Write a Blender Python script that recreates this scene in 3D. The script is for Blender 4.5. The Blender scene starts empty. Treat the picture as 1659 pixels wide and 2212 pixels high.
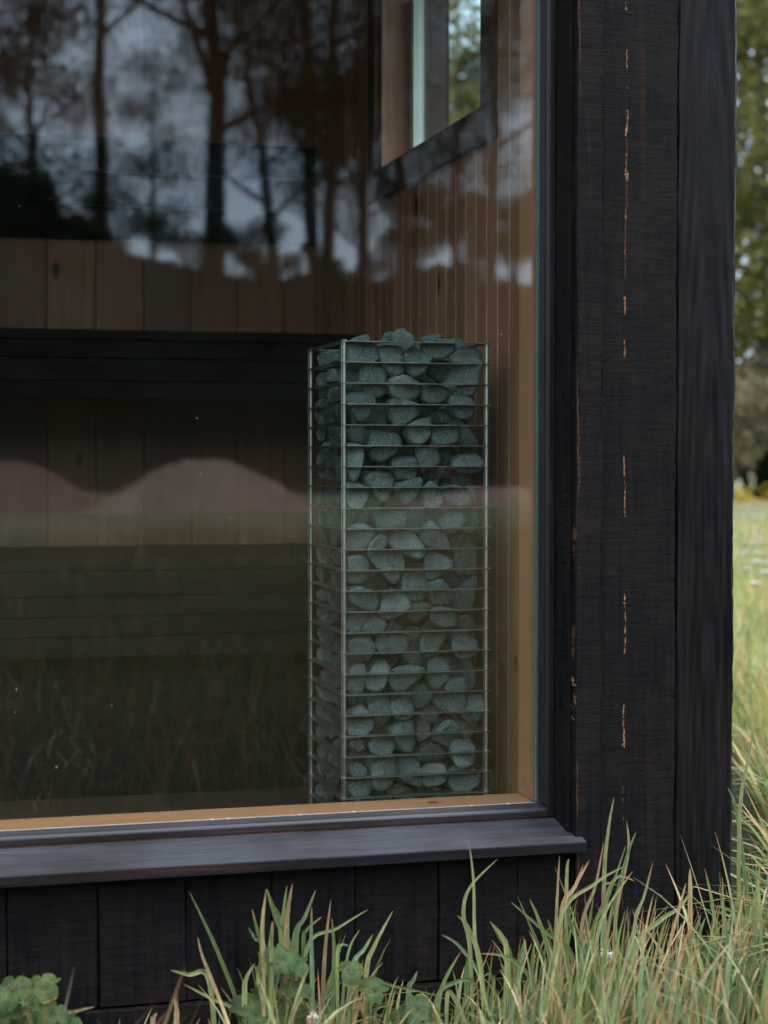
import bpy, bmesh, math, random
import numpy as np
from mathutils import Vector, Matrix
R = math.radians
random.seed(7); rng = np.random.default_rng(7)
C = bpy.context.scene.collection
sc = bpy.context.scene

# ------------------------------------------------------------------ camera
YAW, PITCH, FPX = R(15.2), R(1.66), 3833.0          # FPX: focal length in px of a 1659 x 2212 frame
EYE = Vector((0, 0, 1.0))
cam_d = bpy.data.cameras.new('camera'); cam = bpy.data.objects.new('camera', cam_d); C.objects.link(cam)
cam.location = EYE; cam.rotation_euler = (R(90) - PITCH, 0, -YAW)
cam_d.sensor_fit = 'VERTICAL'; cam_d.sensor_height = 36; cam_d.lens = FPX / 2212 * 36
cam_d.clip_start = 0.05; cam_d.clip_end = 2000
cam_d.dof.use_dof = True; cam_d.dof.focus_distance = 3.42; cam_d.dof.aperture_fstop = 3.6
sc.camera = cam
FW = Vector((math.sin(YAW) * math.cos(PITCH), math.cos(YAW) * math.cos(PITCH), -math.sin(PITCH)))
RT = Vector((math.cos(YAW), -math.sin(YAW), 0)); UP = RT.cross(FW)

# ------------------------------------------------------------------ sky, sun, exposure
w = bpy.data.worlds.new('World'); sc.world = w; w.use_nodes = True
nt = w.node_tree; bg = nt.nodes['Background']
SUN_EL, SUN_AZ = R(52), R(115)      # azimuth measured clockwise from +y (north)
sky = nt.nodes.new('ShaderNodeTexSky'); sky.sky_type = 'NISHITA'; sky.sun_disc = False
sky.sun_elevation = SUN_EL; sky.sun_rotation = SUN_AZ; sky.dust_density = 3.0; sky.air_density = 1.0
tc = nt.nodes.new('ShaderNodeTexCoord'); mp = nt.nodes.new('ShaderNodeMapping'); mp.inputs['Scale'].default_value = (1, 1, 2.6)
nz = nt.nodes.new('ShaderNodeTexNoise'); nz.inputs['Scale'].default_value = 3.1; nz.inputs['Detail'].default_value = 6; nz.inputs['Roughness'].default_value = .55
cr = nt.nodes.new('ShaderNodeValToRGB')
cr.color_ramp.elements[0].position = .32; cr.color_ramp.elements[0].color = (8.6, 11.5, 15.8, 1)
cr.color_ramp.elements[1].position = .68; cr.color_ramp.elements[1].color = (15.4, 18.5, 22.8, 1)
mx = nt.nodes.new('ShaderNodeMixRGB'); mx.inputs[0].default_value = .86
nt.links.new(tc.outputs['Generated'], mp.inputs[0]); nt.links.new(mp.outputs[0], nz.inputs[0]); nt.links.new(nz.outputs[0], cr.inputs[0])
nt.links.new(sky.outputs[0], mx.inputs[1]); nt.links.new(cr.outputs[0], mx.inputs[2])
sz = nt.nodes.new('ShaderNodeSeparateXYZ'); nt.links.new(tc.outputs['Generated'], sz.inputs[0])
mr = nt.nodes.new('ShaderNodeMapRange'); mr.inputs[1].default_value = .05; mr.inputs[2].default_value = .95; mr.inputs[3].default_value = .80; mr.inputs[4].default_value = 2.5
nt.links.new(sz.outputs[2], mr.inputs[0])
mm = nt.nodes.new('ShaderNodeMixRGB'); mm.blend_type = 'MULTIPLY'; mm.inputs[0].default_value = 1; nt.links.new(mx.outputs[0], mm.inputs[1]); nt.links.new(mr.outputs[0], mm.inputs[2])
nt.links.new(mm.outputs[0], bg.inputs[0])  # an overcast sky is brightest overhead
bg.inputs[1].default_value = 0.10
sd = bpy.data.lights.new('sun', 'SUN'); sd.energy = 1.5; sd.angle = R(18); sd.color = (1, .95, .86)
so = bpy.data.objects.new('sun', sd); C.objects.link(so)
sdir = Vector((math.sin(SUN_AZ) * math.cos(SUN_EL), math.cos(SUN_AZ) * math.cos(SUN_EL), math.sin(SUN_EL)))
so.rotation_euler = sdir.to_track_quat('Z', 'Y').to_euler(); so.location = (8, -6, 14)
sc.view_settings.view_transform = 'Standard'; sc.view_settings.look = 'None'
sc.view_settings.exposure = 0.55; sc.view_settings.gamma = 1.0
sc.render.engine = 'CYCLES'
sc.cycles.max_bounces = 8; sc.cycles.transparent_max_bounces = 16; sc.cycles.diffuse_bounces = 4; sc.cycles.glossy_bounces = 4
sc.cycles.use_denoising = True; sc.cycles.use_adaptive_sampling = True; sc.cycles.adaptive_threshold = 0.01; sc.cycles.adaptive_min_samples = 48; sc.cycles.time_limit = 660
sc.cycles.sample_clamp_indirect = 6

# ------------------------------------------------------------------ geometry of the photograph: pixel (of 1659 x 2212) -> point in the place
YG = 3.10                                           # the window pane's plane
def ray(u, v): return FW + RT * ((u - 829.5) / FPX) + UP * ((1106 - v) / FPX)
def aty(u, v, y):
    d = ray(u, v); return EYE + d * (y / d.y)
def atx(u, v, x):
    d = ray(u, v); return EYE + d * (x / d.x)
def mir(u, v, yv):                                  # a thing mirrored in the pane, standing yv in front of the eye's mirror image
    p = aty(u, v, yv); return Vector((p.x, 2 * YG - yv, p.z))

# ------------------------------------------------------------------ objects
def link(o, parent=None, base=None):
    C.objects.link(o)
    if parent is not None:
        o.parent = parent
    return o
def thing(name, label, cat, loc, group=None):
    o = bpy.data.objects.new(name, None); o.empty_display_size = .1; C.objects.link(o); o.location = loc
    o['label'] = label; o['category'] = cat
    if group: o['group'] = group
    return o
def tag(o, label=None, cat=None, group=None, kind=None):
    if label: o['label'] = label
    if cat: o['category'] = cat
    if group: o['group'] = group
    if kind: o['kind'] = kind
    return o
def wloc(o):
    v = Vector((0, 0, 0))
    while o is not None: v += o.location; o = o.parent
    return v
def mobj(name, verts, faces, mats, parent=None, smooth=False, col=None, loc=None):
    me = bpy.data.meshes.new(name)
    verts = np.asarray(verts, dtype=np.float64)
    if loc is not None: verts = verts - np.array(loc)
    if isinstance(faces, np.ndarray):
        n, k = faces.shape
        me.vertices.add(len(verts)); me.vertices.foreach_set('co', verts.ravel())
        me.loops.add(n * k); me.loops.foreach_set('vertex_index', faces.astype(np.int32).ravel())
        me.polygons.add(n); me.polygons.foreach_set('loop_start', np.arange(0, n * k, k, dtype=np.int32))
        me.polygons.foreach_set('loop_total', np.full(n, k, dtype=np.int32))
        me.update(calc_edges=True); me.validate()
    else:
        me.from_pydata([tuple(p) for p in verts], [], faces); me.update()
    if col is not None:
        a = me.color_attributes.new('Col', 'FLOAT_COLOR', 'POINT')
        c4 = np.ones((len(verts), 4)); c4[:, :3] = col; a.data.foreach_set('color', c4.ravel())
    for m in (mats if isinstance(mats, (list, tuple)) else [mats]): me.materials.append(m)
    if smooth: me.polygons.foreach_set('use_smooth', [True] * len(me.polygons))
    o = bpy.data.objects.new(name, me); link(o, parent)
    if loc is not None: o.location = loc
    if parent is not None: o.location = Vector(loc if loc is not None else (0, 0, 0)) - wloc(parent)
    return o
class MB:
    def __init__(s): s.v = []; s.f = []
    def add(s, v, f):
        n = len(s.v); s.v += [tuple(p) for p in v]; s.f += [tuple(i + n for i in q) for q in f]; return s
    def box(s, x0, x1, y0, y1, z0, z1, ch=0.0):
        if ch <= 0:
            v = [(x, y, z) for x in (x0, x1) for y in (y0, y1) for z in (z0, z1)]
            return s.add(v, [(0, 1, 3, 2), (4, 6, 7, 5), (0, 4, 5, 1), (2, 3, 7, 6), (0, 2, 6, 4), (1, 5, 7, 3)])
        bm = bmesh.new(); bmesh.ops.create_cube(bm, size=1)
        for q in bm.verts: q.co = ((x0 + x1) / 2 + q.co.x * (x1 - x0), (y0 + y1) / 2 + q.co.y * (y1 - y0), (z0 + z1) / 2 + q.co.z * (z1 - z0))
        bmesh.ops.bevel(bm, geom=bm.edges[:], offset=ch, segments=2, affect='EDGES', profile=.5)
        bm.verts.index_update()
        s.add([q.co[:] for q in bm.verts], [[q.index for q in f.verts] for f in bm.faces]); bm.free(); return s
    def tube(s, pts, rad, n=10, cap=True):
        pts = [Vector(p) for p in pts]; rad = rad if isinstance(rad, (list, tuple)) else [rad] * len(pts)
        b = len(s.v); ref = None
        for i, p in enumerate(pts):
            t = (pts[min(i + 1, len(pts) - 1)] - pts[max(i - 1, 0)]).normalized()
            if ref is None: ref = Vector((1, 0, 0)) if abs(t.x) < .8 else Vector((0, 1, 0))
            a = (ref - t * ref.dot(t)).normalized(); c = t.cross(a); ref = a
            for k in range(n):
                th = 2 * math.pi * k / n; q = p + (a * math.cos(th) + c * math.sin(th)) * rad[i]; s.v.append(tuple(q))
        for i in range(len(pts) - 1):
            for k in range(n):
                a0 = b + i * n + k; a1 = b + i * n + (k + 1) % n
                s.f.append((a0, a1, a1 + n, a0 + n))
        if cap:
            s.f.append(tuple(b + k for k in range(n))[::-1]); s.f.append(tuple(b + (len(pts) - 1) * n + k for k in range(n)))
        return s
    def build(s, name, mat, parent=None, smooth=False, loc=None):
        return mobj(name, s.v, s.f, mat, parent, smooth, loc=loc)

def board(name, mat, parent, axis, a0, a1, b0, b1, c0, c1, ch=.0015, jit=.0005, step=.012, seed=0, rag=0.0):
    """sawn board: swept along `axis` from a0 to a1; its section spans b (first other axis) and c (second), edges slightly irregular"""
    r = np.random.default_rng(seed); n = max(2, int((a1 - a0) / step))
    prof = [(b0 + ch, c0), (b1 - ch, c0), (b1, c0 + ch), (b1, c1 - ch), (b1 - ch, c1), (b0 + ch, c1), (b0, c1 - ch), (b0, c0 + ch)]
    v = []; prev = np.zeros((8, 2))
    for i in range(n + 1):
        prev = prev * .75 + r.normal(0, jit, (8, 2))
        if rag and r.random() < .06: prev[2] -= abs(r.normal(0, rag)); prev[1] -= abs(r.normal(0, rag))
        a = a0 + (a1 - a0) * i / n
        for k, (b, c) in enumerate(prof):
            b2, c2 = b + prev[k, 0], c + prev[k, 1] * .12
            v.append({'z': (b2, c2, a), 'x': (a, b2, c2), 'y': (b2, a, c2)}[axis])
    f = [(i * 8 + k, i * 8 + (k + 1) % 8, (i + 1) * 8 + (k + 1) % 8, (i + 1) * 8 + k) for i in range(n) for k in range(8)]
    f += [tuple(range(8))[::-1], tuple(n * 8 + k for k in range(8))]
    return mobj(name, v, f, mat, parent)

# ------------------------------------------------------------------ materials
def mat(name):
    m = bpy.data.materials.new(name); m.use_nodes = True
    return m, m.node_tree, m.node_tree.nodes['Principled BSDF']
def N(nt, t, **k):
    n = nt.nodes.new(t)
    for a, b in k.items():
        if a.startswith('i_'):
            key = a[2:]; n.inputs[int(key) if key.isdigit() else key].default_value = b
        else: setattr(n, a, b)
    return n
def L(nt, a, b): nt.links.new(a, b)
def ramp(nt, src, stops, interp='LINEAR'):
    r = nt.nodes.new('ShaderNodeValToRGB'); r.color_ramp.interpolation = interp
    e = r.color_ramp.elements
    e[0].position, e[0].color = stops[0][0], stops[0][1] if len(stops[0][1]) == 4 else (*stops[0][1], 1)
    e[1].position, e[1].color = stops[1][0], (*stops[1][1][:3], 1)
    for p, c in stops[2:]:
        q = e.new(p); q.color = (*c[:3], 1)
    L(nt, src, r.inputs[0]); return r.outputs[0]
def noise(nt, vec, scale, detail=4, rough=.55, dist=0.0):
    n = N(nt, 'ShaderNodeTexNoise'); n.inputs['Scale'].default_value = scale; n.inputs['Detail'].default_value = detail
    n.inputs['Roughness'].default_value = rough; n.inputs['Distortion'].default_value = dist
    L(nt, vec, n.inputs['Vector']); return n.outputs['Fac']
def mapped(nt, scale, loc=(0, 0, 0), geo=False):
    if geo:
        g = N(nt, 'ShaderNodeNewGeometry').outputs['Position']
    else:
        g = N(nt, 'ShaderNodeTexCoord').outputs['Object']
    m = N(nt, 'ShaderNodeMapping'); m.inputs['Scale'].default_value = scale; m.inputs['Location'].default_value = loc
    L(nt, g, m.inputs[0]); return m.outputs[0]
def mixc(nt, fac, a, b, mode='MIX'):
    m = N(nt, 'ShaderNodeMixRGB'); m.blend_type = mode
    if isinstance(fac, (int, float)): m.inputs[0].default_value = fac
    else: L(nt, fac, m.inputs[0])
    for i, c in ((1, a), (2, b)):
        if isinstance(c, tuple): m.inputs[i].default_value = (*c[:3], 1)
        else: L(nt, c, m.inputs[i])
    return m.outputs[0]
def math_(nt, op, a, b=0.0, c=None, clamp=False):
    m = N(nt, 'ShaderNodeMath'); m.operation = op; m.use_clamp = clamp
    for i, x in enumerate((a, b) if c is None else (a, b, c)):
        if isinstance(x, (int, float)): m.inputs[i].default_value = x
        else: L(nt, x, m.inputs[i])
    return m.outputs[0]
def bump(nt, h, strength, dist, normal=None):
    b = N(nt, 'ShaderNodeBump'); b.inputs['Strength'].default_value = strength; b.inputs['Distance'].default_value = dist
    L(nt, h, b.inputs['Height'])
    if normal is not None: L(nt, normal, b.inputs['Normal'])
    return b.outputs[0]

K = 1 / 1.808
def zv(v, u=1357, y=3.0): return aty(u, v, y).z
def stained(name, axis='z', base=(.0012, .0011, .0014), base2=(.0098, .0082, .0080), red=(.024, .009, .005), rough=.66, saw=True, streak=None, gloss=False, redamt=1.0, spec=.08):
    """near-black wood stain over sawn softwood"""
    m, nt, P = mat(name)
    st = {'z': (1, 1, .05), 'x': (.05, 1, 1), 'y': (1, .05, 1)}[axis]
    v = mapped(nt, st)
    rnd = N(nt, 'ShaderNodeObjectInfo').outputs['Random']
    off = N(nt, 'ShaderNodeVectorMath'); off.operation = 'ADD'; cmb = N(nt, 'ShaderNodeCombineXYZ')
    s = math_(nt, 'MULTIPLY', rnd, 13.0); L(nt, s, cmb.inputs[0]); L(nt, s, cmb.inputs[2]); L(nt, v, off.inputs[0]); L(nt, cmb.outputs[0], off.inputs[1]); v = off.outputs[0]
    g1 = noise(nt, v, 90, 8, .65, .4); g2 = noise(nt, v, 22, 4, .6, 1.0)
    col = mixc(nt, ramp(nt, g1, [(.3, (0, 0, 0)), (.72, (1, 1, 1))]), base, base2)
    col = mixc(nt, ramp(nt, g2, [(.58, (0, 0, 0)), (.78, (redamt, redamt, redamt))]), col, red)
    v0 = mapped(nt, (1, 1, 1))
    blot = noise(nt, v0, 5, 3, .6)
    col = mixc(nt, ramp(nt, blot, [(.42, (0, 0, 0)), (.7, (.8, .8, .8))]), col, (.0115, .0078, .0058))
    # pale scuffs and specks
    sp = noise(nt, v0, 260, 2, .5); col = mixc(nt, ramp(nt, sp, [(.80, (0, 0, 0)), (.86, (.5, .5, .5))]), col, (.12, .09, .07))
    if streak:
        xyz = N(nt, 'ShaderNodeSeparateXYZ'); L(nt, v0, xyz.inputs[0])
        x0, segs, zmin, zmax = streak
        wob = noise(nt, mapped(nt, (1, 1, 1.0)), 9, 3, .6); wob2 = noise(nt, mapped(nt, (1, 1, 1.6)), 160, 3, .7)
        dx = math_(nt, 'SUBTRACT', xyz.outputs[0], x0); dx = math_(nt, 'ADD', dx, math_(nt, 'MULTIPLY', math_(nt, 'SUBTRACT', wob, .5), .020)); dx = math_(nt, 'ADD', dx, math_(nt, 'MULTIPLY', math_(nt, 'SUBTRACT', noise(nt, mapped(nt, (.5, 1, 1)), 60, 3, .7), .5), .006))
        dx = math_(nt, 'ABSOLUTE', dx)
        zz = math_(nt, 'ADD', xyz.outputs[2], math_(nt, 'MULTIPLY', math_(nt, 'SUBTRACT', wob2, .5), .012))
        zn = math_(nt, 'DIVIDE', math_(nt, 'SUBTRACT', zz, zmin), zmax - zmin)
        stops = [(0.0, (0, 0, 0))]
        for a, b, k in sorted(segs):
            stops += [((a - zmin) / (zmax - zmin), (k, k, k)), ((b - zmin) / (zmax - zmin) + .0001, (0, 0, 0))]
        wd = ramp(nt, zn, stops, 'CONSTANT')
        bw = N(nt, 'ShaderNodeSeparateColor'); L(nt, wd, bw.inputs[0]); bw = bw.outputs[0]
        n3 = noise(nt, mapped(nt, (1, 1, .55)), 230, 3, .7); n3c = math_(nt, 'MULTIPLY', math_(nt, 'SUBTRACT', n3, .36), 5.0, clamp=True)
        n4 = noise(nt, mapped(nt, (.3, 1, 1)), 34, 2, .6); n4c = math_(nt, 'MULTIPLY', math_(nt, 'SUBTRACT', n4, .30), 2.6, clamp=True)
        half = math_(nt, 'MULTIPLY', math_(nt, 'MULTIPLY', bw, .0044), math_(nt, 'MULTIPLY', n3c, n4c))
        mask = math_(nt, 'GREATER_THAN', half, math_(nt, 'ADD', dx, 0.0004))
        sc_col = mixc(nt, g1, (.10, .038, .018), (.42, .18, .07))
        soft = math_(nt, 'MULTIPLY', mask, math_(nt, 'ADD', .55, math_(nt, 'MULTIPLY', wob2, .6)), clamp=True)
        col = mixc(nt, soft, col, sc_col)
        # faint reddish line all along the heartwood crack
        fl = math_(nt, 'MULTIPLY', math_(nt, 'LESS_THAN', dx, .0012), math_(nt, 'GREATER_THAN', g2, .5))
        col = mixc(nt, math_(nt, 'MULTIPLY', fl, .6), col, (.09, .035, .016))
    fs = noise(nt, v0, 520, 3, .75); swc = noise(nt, mapped(nt, {'z': (.5, 1, 7), 'x': (7, 1, .5), 'y': (1, 7, .5)}[axis]), 30, 4, .75, .5)
    col = mixc(nt, 1.0, col, ramp(nt, fs, [(.32, (.45, .45, .45)), (.68, (1.7, 1.65, 1.6))]), 'MULTIPLY')
    if saw and not gloss: col = mixc(nt, .75, col, ramp(nt, swc, [(.34, (.30, .30, .32)), (.60, (1.5, 1.45, 1.4))]), 'MULTIPLY')
    if name == 'weathered_stained_sill':
        dm = noise(nt, mapped(nt, (1, 1.6, 1)), 9, 3, .5); col = mixc(nt, ramp(nt, dm, [(.40, (0, 0, 0)), (.75, (.30, .30, .30))]), col, (.062, .059, .064))
        dk = noise(nt, mapped(nt, (.35, 1, 1)), 60, 4, .7); col = mixc(nt, ramp(nt, dk, [(.60, (0, 0, 0)), (.70, (.45, .45, .45))]), col, (.014, .013, .014))
        ds = noise(nt, v0, 330, 2, .6); col = mixc(nt, ramp(nt, ds, [(.70, (0, 0, 0)), (.78, (.8, .8, .8))]), col, (.19, .16, .13))
    kv = N(nt, 'ShaderNodeTexVoronoi'); kv.inputs['Scale'].default_value = 3.4; L(nt, mapped(nt, {'z': (1, 0, .62), 'x': (.62, 0, 1), 'y': (0, .62, 1)}[axis], (3.3, 0, 1.7)), kv.inputs['Vector'])
    kd = kv.outputs['Distance']; km = ramp(nt, kd, [(.020, (1, 1, 1)), (.045, (0, 0, 0))])
    col = mixc(nt, math_(nt, 'MULTIPLY', km, ramp(nt, g1, [(.42, (0, 0, 0)), (.6, (.9, .9, .9))])), col, (.075, .030, .016))
    L(nt, col, P.inputs['Base Color'])
    rr = ramp(nt, g1, [(.3, (rough - .12,) * 3), (.7, (rough + .12,) * 3)])
    if gloss: rr = mixc(nt, ramp(nt, noise(nt, mapped(nt, (1, 1, .12)), 16, 3), [(.46, (0, 0, 0)), (.62, (1, 1, 1))]), rr, (.30, .30, .30))
    L(nt, rr, P.inputs['Roughness']); P.inputs['Specular IOR Level'].default_value = spec
    kr = math_(nt, 'MULTIPLY', math_(nt, 'SINE', math_(nt, 'MULTIPLY', kd, 380.0)), ramp(nt, kd, [(.02, (1, 1, 1)), (.09, (0, 0, 0))]))
    nrm = bump(nt, g1, .55, .0016); nrm = bump(nt, kr, .5, .0012, nrm)
    if saw and not gloss:
        sv = {'z': (.6, 1, 6), 'x': (6, 1, .6), 'y': (1, 6, .6)}[axis]
        sw = noise(nt, mapped(nt, sv), 34, 5, .75, .6); swm = noise(nt, mapped(nt, (1, 1, 1)), 3.5, 2, .5); sw = math_(nt, 'MULTIPLY', sw, ramp(nt, swm, [(.38, (.15, .15, .15)), (.62, (1, 1, 1))]))
        nrm = bump(nt, sw, .7, .0026, nrm)
        vg = noise(nt, mapped(nt, (1, 1, .09)), 150, 4, .7, .5); nrm = bump(nt, vg, .5, .0012, nrm)
        fz = noise(nt, mapped(nt, (1, 1, .5)), 420, 3, .7); nrm = bump(nt, fz, .5, .0007, nrm)
    if gloss:
        zc = zv(1080, 1510); zc2 = zv(1900, 1510)
        for zc_, sc_ in ((zc, 24), (zc2, 30)):
            wv = N(nt, 'ShaderNodeTexWave'); wv.wave_type = 'RINGS'; wv.rings_direction = 'SPHERICAL'; wv.inputs['Scale'].default_value = sc_
            wv.inputs['Distortion'].default_value = 2.2; wv.inputs['Detail'].default_value = 3; wv.inputs['Detail Scale'].default_value = .5
            L(nt, mapped(nt, (1, 0, .06), (-1.437, 0, -zc_ * .06)), wv.inputs['Vector'])
            nrm = bump(nt, wv.outputs['Fac'], .45, .0011, nrm); col = mixc(nt, .6, col, ramp(nt, wv.outputs['Fac'], [(.1, (.65, .65, .68)), (.8, (1.25, 1.2, 1.15))]), 'MULTIPLY'); L(nt, col, P.inputs['Base Color'])
        lump = noise(nt, mapped(nt, (1, 1, .5)), 75, 3, .6); lmk = N(nt, 'ShaderNodeSeparateXYZ'); L(nt, mapped(nt, (1, 1, 1)), lmk.inputs[0])
        band = math_(nt, 'SUBTRACT', 1.0, math_(nt, 'MULTIPLY', math_(nt, 'ABSOLUTE', math_(nt, 'SUBTRACT', lmk.outputs[0], 1.437)), 38.0), clamp=True)
        nrm = bump(nt, math_(nt, 'MULTIPLY', lump, band), .45, .003, nrm)
    L(nt, nrm, P.inputs['Normal'])
    return m
segs_px = [(0, 55, .7), (205, 232, .8), (240, 360, .35), (445, 545, 1.0), (572, 592, .6), (605, 705, .9), (740, 752, .5), (848, 868, .8), (955, 1000, .7),
           (1168, 1240, .9), (1335, 1410, .85), (1452, 1475, .5), (1790, 2030, .8), (2150, 2330, 1.0), (2330, 2560, .8), (2690, 2760, .4), (2760, 2920, .95), (3080, 3230, .3)]
zs = sorted([(zv(b * K), zv(a * K), k) for a, b, k in segs_px])
zmin, zmax = 0.0, 2.0
segs = []
for a, b, k in zs: segs.append((max(a, 0.01), b, k))
streak_x = aty(1357, 1100, 2.985).x
segs = segs[:14] if len(segs) > 14 else segs
segs_all = sorted([(max(zv(b * K), .01), zv(a * K), k) for a, b, k in segs_px])
# a colour ramp holds 32 stops: keep the fifteen longest flakes
segs_all = sorted(sorted(segs_all, key=lambda q: -(q[1] - q[0]) * q[2])[:15])
M_CLAD = stained('black_stained_cladding')
M_STREAK = stained('black_stained_cladding_with_bare_streak', streak=(streak_x, segs_all, zmin, zmax))
M_CHIP = stained('black_stained_trim_with_chipped_arris', streak=(aty(1247, 1450, 2.981).x, [(zv(1490, 1247, 2.981), zv(1465, 1247, 2.981), .9), (zv(1465, 1247, 2.981), zv(1422, 1247, 2.981), 1.5), (zv(1560, 1247, 2.981), zv(1510, 1247, 2.981), .3)], zmin, zmax))
M_GLOSS = stained('black_stained_knotty_board', gloss=True, base=(.0016, .0017, .0024), rough=.5, spec=.12)
M_FRAME = stained('dark_brown_window_frame', saw=False, base=(.0065, .0045, .0055), base2=(.015, .010, .011), red=(.035, .012, .008), rough=.42, spec=.3)
M_FRAMEX = stained('dark_brown_window_frame_rail', axis='x', saw=False, base=(.014, .009, .010), base2=(.032, .021, .022), red=(.06, .022, .014), rough=.36, spec=.4)
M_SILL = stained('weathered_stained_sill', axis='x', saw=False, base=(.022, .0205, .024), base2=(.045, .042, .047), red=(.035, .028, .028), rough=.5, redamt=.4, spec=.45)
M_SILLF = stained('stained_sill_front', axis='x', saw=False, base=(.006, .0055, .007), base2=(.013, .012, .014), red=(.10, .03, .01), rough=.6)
M_DARKB = stained('dark_bench_wood', axis='x', saw=False, base=(.006, .005, .005), base2=(.016, .011, .009), red=(.03, .014, .008), rough=.6, spec=.06)

def panel(name, axis, bw, o0=0.0, c=((.27, .105, .047), (.42, .180, .080)), vert=True, rough=.45):
    """cedar/pine lining boards: tone changes from board to board, knots, vertical grain"""
    m, nt, P = mat(name)
    v0 = mapped(nt, (1, 1, 1)); xyz = N(nt, 'ShaderNodeSeparateXYZ'); L(nt, v0, xyz.inputs[0])
    a = xyz.outputs[{'x': 0, 'y': 1, 'z': 2}[axis]]
    idx = math_(nt, 'FLOOR', math_(nt, 'DIVIDE', math_(nt, 'SUBTRACT', a, o0), bw))
    wn = N(nt, 'ShaderNodeTexWhiteNoise'); wn.noise_dimensions = '1D'; L(nt, idx, wn.inputs['W'])
    sv = (1, 1, .06) if vert else ((.06, 1, 1) if axis != 'x' else (1, .06, 1))
    v = mapped(nt, sv); off = N(nt, 'ShaderNodeVectorMath'); off.operation = 'ADD'; cmb = N(nt, 'ShaderNodeCombineXYZ')
    L(nt, math_(nt, 'MULTIPLY', wn.outputs['Value'], 9.0), cmb.inputs[2]); L(nt, v, off.inputs[0]); L(nt, cmb.outputs[0], off.inputs[1])
    g = noise(nt, off.outputs[0], 45, 6, .6, .8)
    col = mixc(nt, ramp(nt, g, [(.3, (0, 0, 0)), (.75, (1, 1, 1))]), c[0], c[1])
    tone = ramp(nt, wn.outputs['Value'], [(0, (.68, .64, .60)), (1, (1.08, 1.04, 1.0))])
    col = mixc(nt, 1.0, col, tone, 'MULTIPLY')
    kn = N(nt, 'ShaderNodeTexVoronoi'); kn.inputs['Scale'].default_value = 7.0; kn.inputs['Randomness'].default_value = 1
    o2 = N(nt, 'ShaderNodeVectorMath'); o2.operation = 'ADD'; L(nt, mapped(nt, (1, 1, .45) if vert else (1, 1, 1)), o2.inputs[0]); L(nt, cmb.outputs[0], o2.inputs[1])
    L(nt, o2.outputs[0], kn.inputs['Vector'])
    km = ramp(nt, kn.outputs['Distance'], [(.055, (1, 1, 1)), (.11, (0, 0, 0))])
    col = mixc(nt, km, col, (.035, .017, .010))
    L(nt, col, P.inputs['Base Color']); P.inputs['Roughness'].default_value = rough
    L(nt, bump(nt, g, .3, .001), P.inputs['Normal'])
    return m
M_BACK = panel('pine_lining_back', 'x', .142, .13)
M_SIDE = panel('pine_lining_side', 'y', .074, .02, c=((.38, .165, .080), (.55, .265, .135)))
M_TRIM = panel('light_oak_trim', 'z', 9, -3, c=((.46, .20, .095), (.57, .275, .140)), vert=True)
M_TRIMX = panel('light_oak_trim_flat', 'y', 9, -3, c=((.46, .20, .095), (.57, .275, .140)), vert=False)
M_FLOOR = panel('floor_boards', 'y', .12, 0, c=((.06, .035, .02), (.11, .065, .04)), vert=False)

def plain(name, col, rough=.5, metal=0.0, var=.25, scale=40, bmp=.0, spec=.5):
    m, nt, P = mat(name)
    g = noise(nt, mapped(nt, (1, 1, 1)), scale, 5, .6)
    a = tuple(x * (1 - var) for x in col); b = tuple(min(1, x * (1 + var)) for x in col)
    L(nt, mixc(nt, g, a, b), P.inputs['Base Color'])
    L(nt, ramp(nt, g, [(.2, (max(.02, rough - .1),) * 3), (.8, (min(1, rough + .1),) * 3)]), P.inputs['Roughness'])
    P.inputs['Metallic'].default_value = metal; P.inputs['Specular IOR Level'].default_value = spec
    if bmp: L(nt, bump(nt, g, .5, bmp), P.inputs['Normal'])
    return m
M_STEEL = plain('brushed_steel', (.66, .64, .56), .34, 1.0, .03, 60)
M_PLATE = plain('dark_oxidised_steel_strip', (.36, .345, .29), .45, 1.0, .2, 90)
M_ALU = plain('window_spacer_aluminium', (.22, .25, .24), .4, .6, .1, 80)
M_SEAL = plain('grey_sealant', (.26, .28, .29), .5, 0, .3, 150)
M_WHITE = plain('pale_painted_strip', (.62, .66, .62), .4, 0, .08, 30)
M_CORE = plain('black_heater_core', (.012, .012, .012), .6, 0, .3, 60)
M_BLACK = plain('roof_membrane', (.02, .02, .022), .8, 0, .3, 12)

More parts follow.
